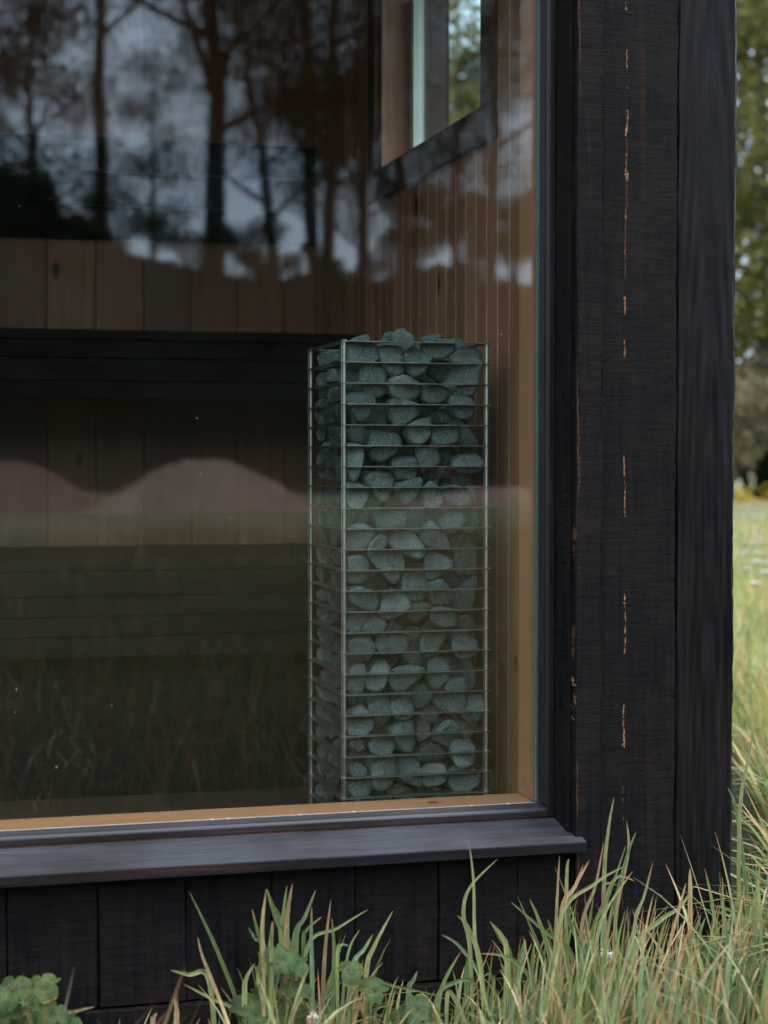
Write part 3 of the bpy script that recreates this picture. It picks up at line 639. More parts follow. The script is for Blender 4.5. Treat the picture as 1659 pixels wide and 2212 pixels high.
# stones, outlines read off the photograph.  T1..T5: five zoomed tiles, 2.242 px per photo px
TY = [1280, 1660, 2040, 2420, 2800]
FRONT = """1 0 320,150 400,120 590,130 640,270 560,320 470,362 330,340
1 1 400,105 540,55 590,80 585,115 400,125
1 1 655,125 720,40 770,50 780,115
1 0.6 760,60 860,20 920,50 960,120 930,180 850,220 780,140
1 0 620,150 840,150 848,390 790,428 715,405 640,290
1 1 850,230 950,150 1005,160 1010,215 870,235
1 0 850,220 960,200 1100,245 1100,290 1050,400 980,460 900,430 850,340
1 1 985,125 1060,70 1150,60 1170,95 1060,125
1 0 1010,130 1160,100 1260,115 1290,220 1200,275 1080,270 1015,190
1 1 1265,110 1330,85 1390,110 1425,190 1300,205 1275,180
1 0 1240,250 1330,200 1480,195 1522,235 1500,285 1380,340 1280,310
1 1 1050,400 1110,290 1290,300 1320,380 1250,480 1180,485 1090,430
1 0 1270,470 1300,400 1440,325 1545,330 1585,400 1550,560 1470,605 1320,585 1255,530
1 0 470,350 600,335 690,400 698,580 650,615 540,600 450,560
1 0.8 285,370 460,365 480,410 430,520 370,560 300,480
1 0 730,430 830,400 930,450 1010,500 990,600 900,655 790,630 715,570 700,500
1 1 1020,450 1080,430 1170,480 1130,510 1015,510
1 0 1005,540 1060,500 1240,525 1262,590 1190,655 1060,660 1005,620
1 0 330,600 400,565 560,570 608,620 600,690 520,810 470,830 410,760 350,660
1 1 590,640 640,615 690,650 715,700 710,840 600,845 510,820
1 0 715,640 780,615 960,680 970,730 900,830 800,880 750,830 720,740
1 1.5 960,690 1110,650 1200,690 1080,780 950,800
1 0 1245,620 1290,580 1470,615 1475,700 1420,790 1370,805 1300,770 1255,690
1 1 1470,620 1540,580 1550,680 1490,840 1430,790
1 1 1085,770 1140,725 1270,730 1295,830 1200,850 1100,830
1 0.8 1310,850 1420,795 1480,860 1550,990 1530,1028 1370,1025 1340,930
1 0 870,870 960,808 1085,810 1098,900 1060,980 980,1030 920,1010 868,920
1 1 385,890 460,850 530,880 535,1000 500,1020 430,1010 390,950
1 1.5 600,850 700,850 850,880 860,930 700,920 610,900
2 0 535,60 580,35 700,85 840,90 855,150 820,230 740,300 640,330 560,290 535,160
2 0 1090,80 1160,10 1300,20 1385,80 1370,150 1200,180 1110,160
2 0 370,160 470,160 500,190 490,400 450,495 390,500 350,420
2 0 750,310 810,280 960,275 972,400 950,485 850,500 780,480 750,370
2 0 960,220 1010,185 1130,200 1185,280 1170,340 1060,400 1020,420 985,350
2 1 1185,240 1260,215 1300,280 1290,350 1190,350
2 0 1310,310 1350,260 1500,255 1560,300 1550,380 1460,425 1340,410 1305,360
2 1.3 1440,440 1550,385 1575,430 1530,480 1460,485
2 0 490,440 560,400 720,415 775,470 770,540 740,640 680,680 640,660 590,570 520,510
2 0 775,520 870,480 990,470 1025,510 1000,590 860,705 800,620
2 1 1040,400 1120,370 1235,375 1200,430 1110,485 1030,470
2 0 1010,560 1090,475 1150,520 1170,600 1203,670 1160,740 1090,765 1040,710
2 0 1175,580 1240,515 1330,520 1430,570 1430,680 1380,715 1290,705 1200,650
2 1 1270,480 1320,425 1420,430 1480,520 1440,545 1300,535
2 1 1400,520 1500,510 1522,600 1505,700 1440,710
2 0 330,510 400,500 540,545 558,590 500,720 450,790 380,800 320,650
2 1 555,590 620,600 690,690 600,800 540,870 470,860 430,810 510,700
2 1 690,730 730,650 790,630 830,700 820,750 700,750
2 0 610,770 650,730 850,735 862,850 840,905 640,905 610,860
2 0.6 860,710 930,655 1020,690 1055,740 1010,890 960,960 880,930 855,800
2 1 1050,760 1200,740 1240,800 1150,860 1040,840
2 0 1170,830 1220,745 1300,740 1430,775 1425,830 1340,910 1270,955 1170,900
2 0.6 1430,790 1530,730 1565,830 1550,900 1480,950 1400,910
2 1 340,780 480,740 430,850 360,860
2 1.6 1480,130 1560,140 1540,260 1480,250
3 0 370,40 480,0 560,30 570,120 510,240 430,285 370,270 320,150
3 0 520,270 560,160 630,95 710,120 715,190 640,280 550,320
3 0 720,130 800,70 900,80 980,140 1040,240 1010,290 930,310 830,270 720,210
3 0 1040,-10 1160,0 1220,80 1280,250 1250,290 1120,250 1040,220 995,130 1000,60
3 1 880,30 1010,20 1000,120 900,90
3 0.8 1270,120 1370,80 1400,200 1405,440 1350,485 1295,440 1280,240
3 0.8 1405,180 1460,145 1520,160 1538,220 1538,420 1490,460 1430,430
3 0 350,300 480,280 540,330 565,420 530,520 420,545 370,520
3 0 560,320 600,290 830,260 845,300 835,500 790,530 730,520 640,400
3 0 1040,270 1090,245 1200,270 1295,340 1285,380 1190,460 1080,510 1050,480
3 1 850,410 930,360 1020,345 1045,400 900,430
3 0 830,440 870,410 1050,410 1058,600 1020,660 930,675 830,640
3 1 510,560 590,400 660,430 730,560 715,590 580,590
3 1 1180,470 1270,410 1420,470 1340,560 1250,570
3 0 370,590 440,550 620,610 640,700 610,770 540,775 380,700
3 0 640,750 690,620 750,575 810,600 888,740 850,800 770,840 650,810
3 0 1060,520 1170,490 1270,590 1308,640 1270,700 1160,735 1090,690
3 0.8 1310,640 1400,530 1500,460 1538,490 1520,640 1470,760 1330,790 1305,740
3 0.3 870,670 960,660 1110,720 1060,820 970,890 900,850 880,760
3 1 370,750 430,740 530,790 500,830 380,800
3 0 290,860 340,800 520,795 480,900 420,960 310,950
3 0 460,930 560,805 680,850 690,900 660,960 560,980
3 0 1080,800 1120,735 1270,740 1330,850 1320,910 1200,930 1120,890
3 0.8 1330,840 1410,805 1500,910 1480,940 1340,935
3 1.5 860,300 960,310 1040,340 900,400 850,370
3 1.5 1390,130 1480,90 1490,180 1410,190
4 0.8 665,95 740,-10 870,85 800,110
4 0 580,240 660,110 870,110 888,190 830,290 640,280
4 1 660,310 820,300 740,390
4 1 875,80 960,50 1050,80 1000,210 885,200
4 0.8 845,310 880,200 1000,200 1075,320 1030,390 920,395
4 1 1030,60 1080,15 1160,80 1040,90
4 0 985,170 1050,100 1200,100 1225,150 1150,270 1080,325 1000,280
4 0 370,180 430,130 540,135 580,190 570,320 510,362 390,355
4 0 1275,180 1300,110 1420,110 1490,160 1508,240 1500,290 1330,330 1275,300
4 1 1460,100 1530,120 1535,250 1500,280
4 0 545,460 590,380 680,345 718,380 715,470 680,580 610,628 530,600 515,540
4 0 375,420 430,378 500,385 530,440 525,520 480,640 400,655 365,580
4 0 715,490 800,420 960,405 1045,430 1030,490 930,570 850,630 770,625 715,550
4 0 1070,350 1130,320 1220,360 1242,420 1220,530 1130,605 1080,570 1065,470
4 0.9 1270,360 1360,310 1500,305 1550,420 1560,540 1500,620 1410,570 1340,440
4 0 1200,580 1250,490 1370,475 1405,580 1390,620 1230,625
4 0.8 1250,430 1300,392 1350,440 1260,460
4 1 500,370 600,320 640,330 560,430 500,400
4 0.8 930,610 980,540 1050,545 1105,640 1070,770 1010,818 960,800 945,700
4 1 440,660 520,600 560,680 500,740 430,730
4 0 555,700 620,635 680,640 765,760 750,830 690,940 640,920 570,830
4 0 735,680 800,655 930,660 942,830 870,880 790,870 765,760
4 0 1115,670 1200,640 1390,640 1420,760 1370,800 1200,810 1140,770
4 0 1425,700 1470,640 1550,650 1565,730 1540,880 1480,890 1400,830
4 0 370,780 480,738 545,790 550,830 370,840
4 1 1000,840 1090,700 1130,720 1200,830 1160,900 1050,890
5 0 340,30 400,10 590,15 605,80 560,150 470,170 370,160
5 0 720,100 760,50 860,15 950,20 965,130 960,310 880,320 800,270 750,200
5 0.6 970,50 1030,20 1085,70 1080,170 1010,220 970,190
5 0 1120,120 1190,20 1280,15 1335,70 1320,140 1260,245 1210,250 1110,190
5 0.8 1330,40 1430,10 1510,50 1510,120 1450,195 1340,160
5 0 370,200 540,180 500,270 440,290 380,260
5 1 400,330 430,290 540,300 530,350 400,345
5 0 540,220 600,160 720,165 790,240 760,300 660,325 580,305
5 0.5 975,300 1030,220 1120,195 1200,250 1245,320 1220,385 1080,390 970,370
5 0 1255,240 1310,175 1440,195 1495,250 1480,300 1410,410 1320,400 1265,330
5 1 1420,370 1500,310 1545,350 1540,420 1480,440
5 0 375,400 420,375 500,410 522,460 490,510 400,520 375,480
5 0 560,380 700,345 790,370 750,500 740,590 680,645 600,640 550,570
5 0.4 760,470 800,390 900,350 980,420 995,500 970,595 870,570
5 0 1005,440 1050,400 1180,400 1225,480 1220,560 1100,600 1010,590
5 0 1240,460 1300,415 1440,420 1520,480 1480,620 1400,655 1300,640 1240,570
5 0 275,620 340,560 530,540 545,600 490,695 400,705 300,680
5 1 500,700 540,620 690,660 690,720
5 1 720,620 820,580 920,620 800,690 730,680
5 1 830,700 920,635 985,670 880,720
5 1 1140,670 1230,630 1320,660 1240,700
5 0 590,760 650,715 780,725 800,775 770,830 600,830
5 0 810,750 860,710 1000,710 1020,770 990,850 830,840
5 0 380,760 450,725 520,790 500,830 390,830
5 0 1130,740 1200,690 1380,680 1400,760 1380,830 1150,840
5 0.6 1400,700 1500,675 1560,730 1550,800 1420,810
5 1.4 1000,600 1150,590 1120,700 1000,690
5 1.3 1080,390 1250,380 1260,480 1100,470"""
LEFT = """1 0 90,240 190,195 270,230 250,290 120,330
1 0 260,270 300,225 325,260 320,300
1 0 60,440 110,390 180,400 160,500 80,515
1 0 170,440 230,360 290,380 280,480 200,490
1 0 120,560 200,510 180,600 140,620
1 0 185,600 230,520 320,520 320,640 230,670
1 0 95,660 140,615 195,650 170,700 110,720
1 0 95,760 130,720 250,720 230,850 120,850
1 0 245,700 320,680 320,840 280,800
1 0 105,900 130,870 180,870 190,950 150,1000 110,980
1 0 205,920 240,870 300,870 320,980 260,1030 215,970
2 0.4 140,180 190,140 240,160 210,190
2 0 60,290 100,210 150,230 100,350 60,340
2 0 110,270 180,205 260,210 190,310 130,310
2 0 200,330 240,260 300,240 280,320 200,390
2 0 270,320 310,270 325,300 325,480 280,500 265,430
2 0 110,430 150,380 195,390 180,470 140,470
2 0 190,400 230,370 260,400 240,480 200,480
2 0 75,650 120,560 170,550 165,680 90,695
2 0 175,570 240,540 290,560 285,700 200,720 175,640
2 0 290,570 325,560 325,700 290,700
2 0 105,800 150,750 190,780 215,900 205,1040 160,1020 110,900
2 0 190,740 270,740 300,850 325,1040 240,1060 215,960
3 0 80,230 130,180 200,200 180,340 110,360 85,300
3 0 165,330 220,250 260,280 260,380 190,380
3 0 240,260 325,240 325,350 290,380 250,330
3 0 100,400 210,390 230,430 170,510 120,510
3 0 230,430 325,410 325,560 250,570 235,490
3 0 130,520 200,490 235,520 220,560 150,550
3 0 85,620 130,570 190,590 190,670 110,680
3 0 190,600 320,590 325,740 240,740 200,680
3 0 65,780 110,730 190,740 150,860 80,850
3 0 145,870 190,780 270,770 290,850 200,900
4 0 90,100 140,50 230,70 250,150 220,220 140,215
4 0 250,200 310,150 325,180 325,270 250,250
4 0 105,280 150,235 240,260 240,380 170,400 110,340
4 0 245,300 325,290 325,460 250,420
4 0 140,450 200,430 310,490 325,570 250,600 150,540
4 0 95,600 110,570 200,600 300,650 280,740 200,720 120,690
4 0 95,780 130,730 200,750 325,800 325,930 240,950 110,840
4 0 285,680 325,670 325,780 290,760
5 0 95,120 130,60 190,90 190,170 120,180
5 0 190,130 240,120 270,160 230,190
5 0 45,290 100,215 200,250 215,300 180,370 70,360
5 0 245,220 320,180 325,290 270,280
5 0 195,360 230,310 300,330 290,400 220,430
5 0 270,400 310,370 325,390 325,480 285,460
5 0 90,420 130,375 200,400 200,500 130,525
5 0 190,520 230,475 300,520 280,600 200,600
5 0 105,610 130,580 200,620 270,680 230,730 120,690
5 0 120,770 140,740 210,760 240,800 150,830"""
bm = bmesh.new(); bmesh.ops.create_icosphere(bm, subdivisions=4, radius=1)
ICO_V = np.array([q.co[:] for q in bm.verts]); ICO_F = [tuple(q.index for q in f.verts) for f in bm.faces]
ICO_V /= np.linalg.norm(ICO_V, axis=1)[:, None]; bm.free()
def hull(p):
    p = sorted(set(p)); cr_ = lambda o, a, b: (a[0] - o[0]) * (b[1] - o[1]) - (a[1] - o[1]) * (b[0] - o[0])
    lo, up = [], []
    for q in p:
        while len(lo) > 1 and cr_(lo[-2], lo[-1], q) <= 0: lo.pop()
        lo.append(q)
    for q in reversed(p):
        while len(up) > 1 and cr_(up[-2], up[-1], q) <= 0: up.pop()
        up.append(q)
    return lo[:-1] + up[:-1]
stone_list = []
def make_stone(pts2, face, layer, seed, yy=None):
    """pts2: outline in the face's plane (a, z); a runs in x on the front face and in y on the left face"""
    r = np.random.default_rng(seed); h = hull(pts2); n = len(h)
    A = 0; cx = cy = 0
    for i in range(n):
        (x0, y0), (x1, y1) = h[i], h[(i + 1) % n]; k = x0 * y1 - x1 * y0; A += k; cx += (x0 + x1) * k; cy += (y0 + y1) * k
    A /= 2; cx /= 6 * A; cy /= 6 * A
    size = math.sqrt(abs(A)); grow = 1.06 + .05 * min(layer, 1)
    planes = []
    for i in range(n):
        (x0, y0), (x1, y1) = h[i], h[(i + 1) % n]; ex, ey = x1 - x0, y1 - y0; l = math.hypot(ex, ey)
        if l < 1e-5: continue
        nx, ny = ey / l, -ex / l; d = (x0 - cx) * nx + (y0 - cy) * ny
        tilt = r.normal(0, .14); q = np.array([nx, tilt, ny]); q /= np.linalg.norm(q); planes.append((q, max(d * grow, .006)))
    th = size * r.uniform(.36, .46)
    for s in (-1, 1):
        q = np.array([r.normal(0, .22), s, r.normal(0, .22)]); q /= np.linalg.norm(q); planes.append((q, th * r.uniform(.9, 1.1)))
    for _ in range(3):
        q = np.array([r.normal(0, .8), r.choice([-1, 1]) * .8, r.normal(0, .8)]); q /= np.linalg.norm(q); planes.append((q, (th * .5 + size * .5) * r.uniform(.88, 1.05)))
    p = r.uniform(7, 12); acc = np.zeros(len(ICO_V))
    for q, d in planes: acc += np.maximum(0, ICO_V @ q / d) ** p
    rad = acc ** (-1 / p)
    for _ in range(5):
        k = r.normal(0, 2.2, 3); rad *= 1 + .014 * np.sin(ICO_V @ k * 1.8 + r.uniform(0, 6))
    V = ICO_V * rad[:, None]
    off = .0105 + th * .93 + layer * .048
    if face == 'F': c = Vector((cx, HY0 + off, cy))
    else:
        c = Vector((cx, yy, cy))
    mn, mxx = V.min(0), V.max(0)
    if face == 'F': c.x = min(max(c.x, X0 - mn[0] * .9 + .004), X1 - mxx[0] * .9 - .004)
    else: c.x = max(c.x, X0 - mn[0] + .003); c.y = max(c.y, HY0 - mn[1] + .012)
    me = bpy.data.meshes.new('heater_stone'); me.from_pydata([tuple(q) for q in V], [], ICO_F); me.materials.append(M_STONE)
    me.polygons.foreach_set('use_smooth', [True] * len(me.polygons))
    o = bpy.data.objects.new('heater_stone', me); C.objects.link(o); o.location = c
    stone_list.append((o, face, layer, size)); return o
sd_ = 100
for face, txt in (('F', FRONT), ('L', LEFT)):
    for line in txt.split('\n'):
        a = line.split(); T, lay = int(a[0]) - 1, float(a[1]); pts = []
        for s in a[2:]:
            px, py = (float(q) for q in s.split(',')); u = (1190 + px / 2.242) * K; v = (TY[T] + py / 2.242) * K
            if face == 'F': P = aty(u, v, HY0 + .03 + lay * .034); pts.append((P.x, P.z))
            else: pts.append((u, v))
        yy = None
        if face == 'L':
            uc = sum(p[0] for p in pts) / len(pts); vc = sum(p[1] for p in pts) / len(pts); yy = min(max(atx(uc, vc, X0 + .030).y, HY0 + .03), HY1 - .035)
            pts = [(aty(a_, b_, yy).x, aty(a_, b_, yy).z) for a_, b_ in pts]
        sd_ += 1; make_stone(pts, face, lay, sd_, yy)
def ordn(k):
    w = ['zeroth', 'first', 'second', 'third', 'fourth', 'fifth', 'sixth', 'seventh', 'eighth', 'ninth', 'tenth', 'eleventh', 'twelfth', 'thirteenth', 'fourteenth', 'fifteenth', 'sixteenth', 'seventeenth',
         'eighteenth', 'nineteenth', 'twentieth', 'twenty-first', 'twenty-second', 'twenty-third', 'twenty-fourth', 'twenty-fifth']
    return w[k]
rows = {}
for (o, face, lay, size) in stone_list:
    row = sum(1 for z in ringz if z > o.location.z); rows.setdefault((face, row), []).append((o, size))
for (face, row), L_ in rows.items():
    L_.sort(key=lambda q: q[0].location.x if face == 'F' else -q[0].location.y)
    for i, (o, size) in enumerate(L_):
        sz = 'small' if size < .030 else ('large' if size > .050 else 'middling')
        where = 'heaped above the top ring' if row == 0 else ('just below the %s ring' % ordn(row))
        side = 'front face' if face == 'F' else 'left side face'
        tag(o, '%s grey stone %s, %s from left, %s' % (sz, where, ordn(i + 1), side), 'stone', 'grey stones filling the heater cage')
# deeper stones glimpsed through the gaps: copies of a few shapes
protos = [o for (o, f_, l_, s_) in stone_list if f_ == 'F' and .036 < s_ < .05][:10]
z = .285; k = 0
while z < zr0 - .03:
    for i in range(4):
        s = protos[(k * 3 + i) % len(protos)]; o = s.copy(); C.objects.link(o); k += 1
        o.location = (X0 + .055 + i * .062 + random.uniform(-.008, .008), HY0 + .120 + random.uniform(-.01, .015), z + random.uniform(-.008, .008))
        o.rotation_euler = (random.uniform(-.6, .6), random.uniform(-.9, .9), random.uniform(-1.5, 1.5))
        tag(o, 'grey stone deep in the cage, seen dimly through gaps between the front stones', 'stone', 'grey stones filling the heater cage')
    z += .072

# ------------------------------------------------------------------ plants
def blades(n, px, py, pz, H, W, az, lean, curl, face_az, c0, c1, c2, segs=4, fold=True):
    """vectorised ribbons; returns verts, faces, colours"""
    m = 3 if fold else 2; t = np.linspace(0, 1, segs + 1)
    hor = H[:, None] * (lean[:, None] * t + curl[:, None] * t ** 2.6)
    z = H[:, None] * (t - .55 * np.clip(curl, 0, 1.5)[:, None] * t ** 3.2)
    cx = px[:, None] + np.cos(az)[:, None] * hor; cy = py[:, None] + np.sin(az)[:, None] * hor; cz = pz[:, None] + z
    wd = W[:, None] * np.clip(.55 + 1.6 * t, 0, 1) * (1 - t ** 2.4) * .5 + .00015
    sx, sy = np.cos(face_az)[:, None], np.sin(face_az)[:, None]
    V = np.zeros((n, segs + 1, m, 3))
    V[:, :, 0] = np.stack([cx - sx * wd, cy - sy * wd, cz], 2); V[:, :, m - 1] = np.stack([cx + sx * wd, cy + sy * wd, cz], 2)
    if fold: V[:, :, 1] = np.stack([cx - sy * wd * .5, cy + sx * wd * .5, cz], 2)
    tt = t[None, :, None]
    k1 = np.clip(tt * 3, 0, 1); k2 = np.clip((tt - .72) / .2, 0, 1)
    col = c0[:, None] * (1 - k1) + c1[:, None] * k1; col = col * (1 - k2) + c2[:, None] * k2
    colr = np.repeat(col[:, :, None, :], m, 2)
    b = (np.arange(n) * (segs + 1) * m)[:, None, None]; s = (np.arange(segs) * m)[None, :, None]; j = np.arange(m - 1)[None, None, :]
    q = (b + s + j).ravel(); F = np.stack([q, q + 1, q + 1 + m, q + m], 1)
    return V.reshape(-1, 3), F, colr.reshape(-1, 3)
def grass_cols(n, dry=.12, tip=.4):
    g = np.array([[.155, .190, .055], [.20, .235, .080], [.135, .180, .070], [.26, .26, .095], [.17, .21, .10]])
    c1 = g[rng.integers(0, 5, n)] * rng.uniform(.75, 1.3, (n, 1))
    tan = np.array([.42, .27, .13]) * rng.uniform(.7, 1.2, (n, 1))
    d = rng.random(n) < dry; c1[d] = tan[d]
    c2 = c1 * 1.1; tmask = rng.random(n) < tip; c2[tmask] = (np.array([.40, .20, .08]) * rng.uniform(.7, 1.2, (n, 1)))[tmask]
    c0 = c1 * .8 + np.array([.03, .02, .0]); return c0, c1, c2
GV, GF, GC = [], [], []
def addblades(lst, V, F, Cc):
    off = sum(len(a) for a in lst[0]); lst[0].append(V); lst[1].append(F + off); lst[2].append(Cc)
near = [[], [], []]
# density and height along the wall, as functions of the picture column
UU = [-400, 0, 380, 400, 520, 560, 700, 830, 860, 950, 970, 1060, 1100, 1280, 1330, 1400, 1470, 1540, 1600, 1660, 2200]
HH = [.13, .10, .10, .10, .13, .22, .22, .19, .10, .10, .18, .19, .22, .27, .34, .27, .25, .30, .36, .40, .34]
DD = [.3, .25, .25, .3, .5, 1.1, 1.1, .8, .35, .35, .9, 1.0, 1.4, 1.7, 1.8, 1.7, 1.5, 1.6, 1.8, 1.8, 1.5]
def ucol(x, y):
    v = np.stack([x, y, np.full_like(x, -.85)], 1); fw, rt = np.array(FW), np.array(RT)
    return 829.5 + FPX * (v @ rt) / (v @ fw)
n = 5800
px = rng.uniform(-.6, 2.3, n); py = 2.955 - rng.beta(1.1, 1.6, n) * .62
uu = ucol(px, py); keep = rng.random(n) * 1.9 < np.interp(uu, UU, DD) * .62
px, py, uu = px[keep], py[keep], uu[keep]
# clump
cl = rng.uniform(-.6, 2.3, 260); idx = rng.integers(0, 260, len(px)); px = px * .45 + cl[idx] * .55 + rng.normal(0, .012, len(px)) if False else px + .012 * np.sin(px * 70)
n = len(px); H = np.interp(uu, UU, HH) * (.38 + .62 * rng.beta(2.0, 1.8, n)); W = rng.uniform(.0038, .0098, n)
az = rng.uniform(0, 2 * np.pi, n); az = np.where(rng.random(n) < .4, rng.normal(.2, .5, n), az)
lean = np.abs(rng.normal(.12, .16, n)); curl = np.where(rng.random(n) < .10, rng.uniform(.5, 1.1, n), rng.uniform(0, .25, n))
# never lean into the wall
ey = py + np.sin(az) * H * (lean + curl); az = np.where(ey > 2.965, -az, az)
c0, c1, c2 = grass_cols(n, .19, .55)
addblades(near, *blades(n, px, py, np.zeros(n), H, W, az, lean, curl, rng.normal(0, .7, n), c0, c1, c2, 7))
# fine thatch at the foot
n = 2600; px = rng.uniform(-.6, 2.2, n); py = 2.97 - rng.beta(1, 2.0, n) * .5; uu = ucol(px, py)
keep = rng.random(n) < np.interp(uu, UU, DD); px, py, uu = px[keep], py[keep], uu[keep]; n = len(px)
H = np.interp(uu, UU, HH) * rng.uniform(.2, .6, n); c0, c1, c2 = grass_cols(n, .35, .3); az = rng.uniform(np.pi, 2 * np.pi, n)
addblades(near, *blades(n, px, py, np.zeros(n), H, rng.uniform(.0018, .004, n), az, rng.uniform(.1, .6, n), rng.uniform(0, 1, n), rng.uniform(0, 3, n), c0, c1, c2, 5, False))
# tall blades traced one by one (root to tip)
HERO = {3: ((1900, 2800), 1.508, """690,1350 695,900 720,650 750,475;760,1200 835,800 825,615;700,1350 780,1000 840,780 882,675;400,1500 415,1100 430,820;470,1150 475,900 485,835;440,1180 520,1000 605,845;560,1250 640,1000 690,740
870,1250 930,1050 980,855;380,1450 310,1200 255,1075;500,1400 350,1270 145,1090;470,1400 400,1300 360,1190;120,1400 90,1290 20,1205;860,1380 1020,1200 1140,1120 1222,995;1060,1450 1130,1150 1175,980;1200,1300 1200,1000 1198,890
1370,1450 1330,1100 1285,890;1400,1400 1395,1150 1390,950;1510,1200 1440,1140 1340,1110;1560,1300 1480,600 1420,410;1490,620 1540,250 1580,50;950,1550 1020,1350 1085,1170;560,1500 600,1250 630,1060;850,1500 870,1250 880,1130
1100,1500 1090,1450 1115,1335;1460,1500 1560,1150 1610,960;1500,1500 1600,1250 1659,1070;620,1300 720,1050 820,760;560,1400 480,1150 570,870;900,1500 940,1330 1000,1140;640,1400 700,1150 860,910;690,1200 760,950 870,965
430,1200 640,980 810,880;1240,1500 1250,1300 1290,1180;1300,1560 1420,1330 1520,1180;180,1500 200,1400 225,1310;250,1600 265,1480 280,1330;330,1640 420,1550 440,1420;700,1250 690,1000 770,990;600,1560 610,1300 690,1080
1160,1500 1140,1300 1150,1210;1180,1400 1240,1230 1262,1160;1000,1700 1090,1640 1110,1500;1480,1300 1490,1050 1500,940"""),
        4: ((1000, 3200), 1.508, """1330,950 1290,700 1280,350 1250,110;1260,760 1222,560 1260,400 1420,235;1320,850 1250,640 1185,565;1075,1080 1120,930 1205,780;1330,950 1200,750 1095,680;1650,1000 1500,820 1325,790;1500,820 1440,700 1380,600
1240,950 1245,860 1250,790;35,800 40,600 60,410;200,760 120,600 62,415;150,700 165,520 182,390;180,700 190,520 215,378;220,740 290,570 352,415;330,900 325,700 328,515;390,1200 405,800 440,475;450,1150 460,800 447,580
300,760 480,640 660,530;650,900 700,740 805,540;560,900 640,760 690,675;500,1200 540,800 610,650;600,970 850,990 1090,1045;900,1010 925,950 950,895;700,1160 720,1110 820,1085;1070,1040 1200,950 1280,960 1330,1080;1550,900 1580,780 1585,705;1620,960 1630,840 1640,730
1180,1200 1220,1100 1280,1010;1380,1100 1400,960 1370,910 1340,930;1130,1020 1190,1100 1230,1180;240,760 250,660 268,600;280,740 300,650 385,575;90,760 90,680 95,600;480,820 500,740 545,745;1500,1000 1470,900 1440,850"""),
        5: ((0, 3000), 1.508, """1400,1400 1290,1100 1200,900 1113,725;1340,1508 1260,1280 1190,1100 1165,995;1230,1240 1110,1215 1005,1190;1400,1450 1230,1350 1080,1270;1480,1500 1400,1420 1300,1290;1550,1120 1545,900 1570,712;1655,970 1600,800 1572,712
1570,1130 1520,970 1485,830;1550,1100 1500,1000 1463,940;1520,1250 1535,1150 1520,1080;60,1508 170,1360 240,1285;350,1480 450,1430 560,1405;900,1500 905,1470 925,1440;1040,1490 1040,1420 1025,1350;1440,1350 1450,1240 1500,1150;1590,1100 1600,1000 1610,900
180,1480 110,1450 10,1430""")}
def hero(pts3, W, c0, c1, c2):
    n = len(pts3); out = []
    for i in range(8 * (n - 1) + 1):   # Catmull-Rom
        k = min(i // 8, n - 2); t = i / 8 - k; p0, p1, p2, p3 = pts3[max(k - 1, 0)], pts3[k], pts3[k + 1], pts3[min(k + 2, n - 1)]
        out.append(.5 * ((2 * p1) + (p2 - p0) * t + (2 * p0 - 5 * p1 + 4 * p2 - p3) * t * t + (3 * p1 - p0 - 3 * p2 + p3) * t ** 3))
    V, Cc = [], []; m = len(out)
    view = Vector((.25, 1, 0)).normalized()
    for i, p in enumerate(out):
        t = i / (m - 1); tg = (out[min(i + 1, m - 1)] - out[max(i - 1, 0)]).normalized(); s = tg.cross(view)
        s = (s if s.length > .05 else Vector((1, 0, 0))).normalized(); wd = W * .5 * (.7 + .3 * min(1, t * 3)) * (1 - t ** 3) + .0002
        V += [p - s * wd, p + view * wd * .45, p + s * wd]
        a = min(1, t * 3); b = min(1, max(0, (t - .8) / .12)); c = c0 * (1 - a) + c1 * a; c = c * (1 - b) + c2 * b; Cc += [c, c * .82, c]
    q = np.array([i * 3 + j for i in range(m - 1) for j in (0, 1)]); F = np.stack([q, q + 1, q + 4, q + 3], 1)
    return np.array([tuple(v) for v in V]), F, np.array(Cc)
for key, ((ox, oy), s_, txt) in HERO.items():
    for item in txt.replace('\n', ';').split(';'):
        y = random.uniform(2.80, 2.94); pp = []
        for q in item.split():
            a, b = (float(k) for k in q.split(',')); pp.append(aty((ox + a / s_) * K, (oy + b / s_) * K, y))
        d = pp[0] - pp[1]; z0 = pp[0].z
        if z0 > .02: pp.insert(0, Vector((pp[0].x + max(-.06, min(.06, d.x * .3)), y - .01, 0.0)))
        c0, c1, c2 = (k[0] for k in grass_cols(1, .14, .6))
        addblades(near, *hero(pp, random.uniform(.0055, .0092), c0, c1, c2))
gv, gff, gc = (np.concatenate(a) for a in near)
o = mobj('grass', gv, gff, M_GRASS, smooth=True, col=gc)
tag(o, 'tall green grass with tan tips growing along the foot of the cabin', 'grass', kind='stuff')

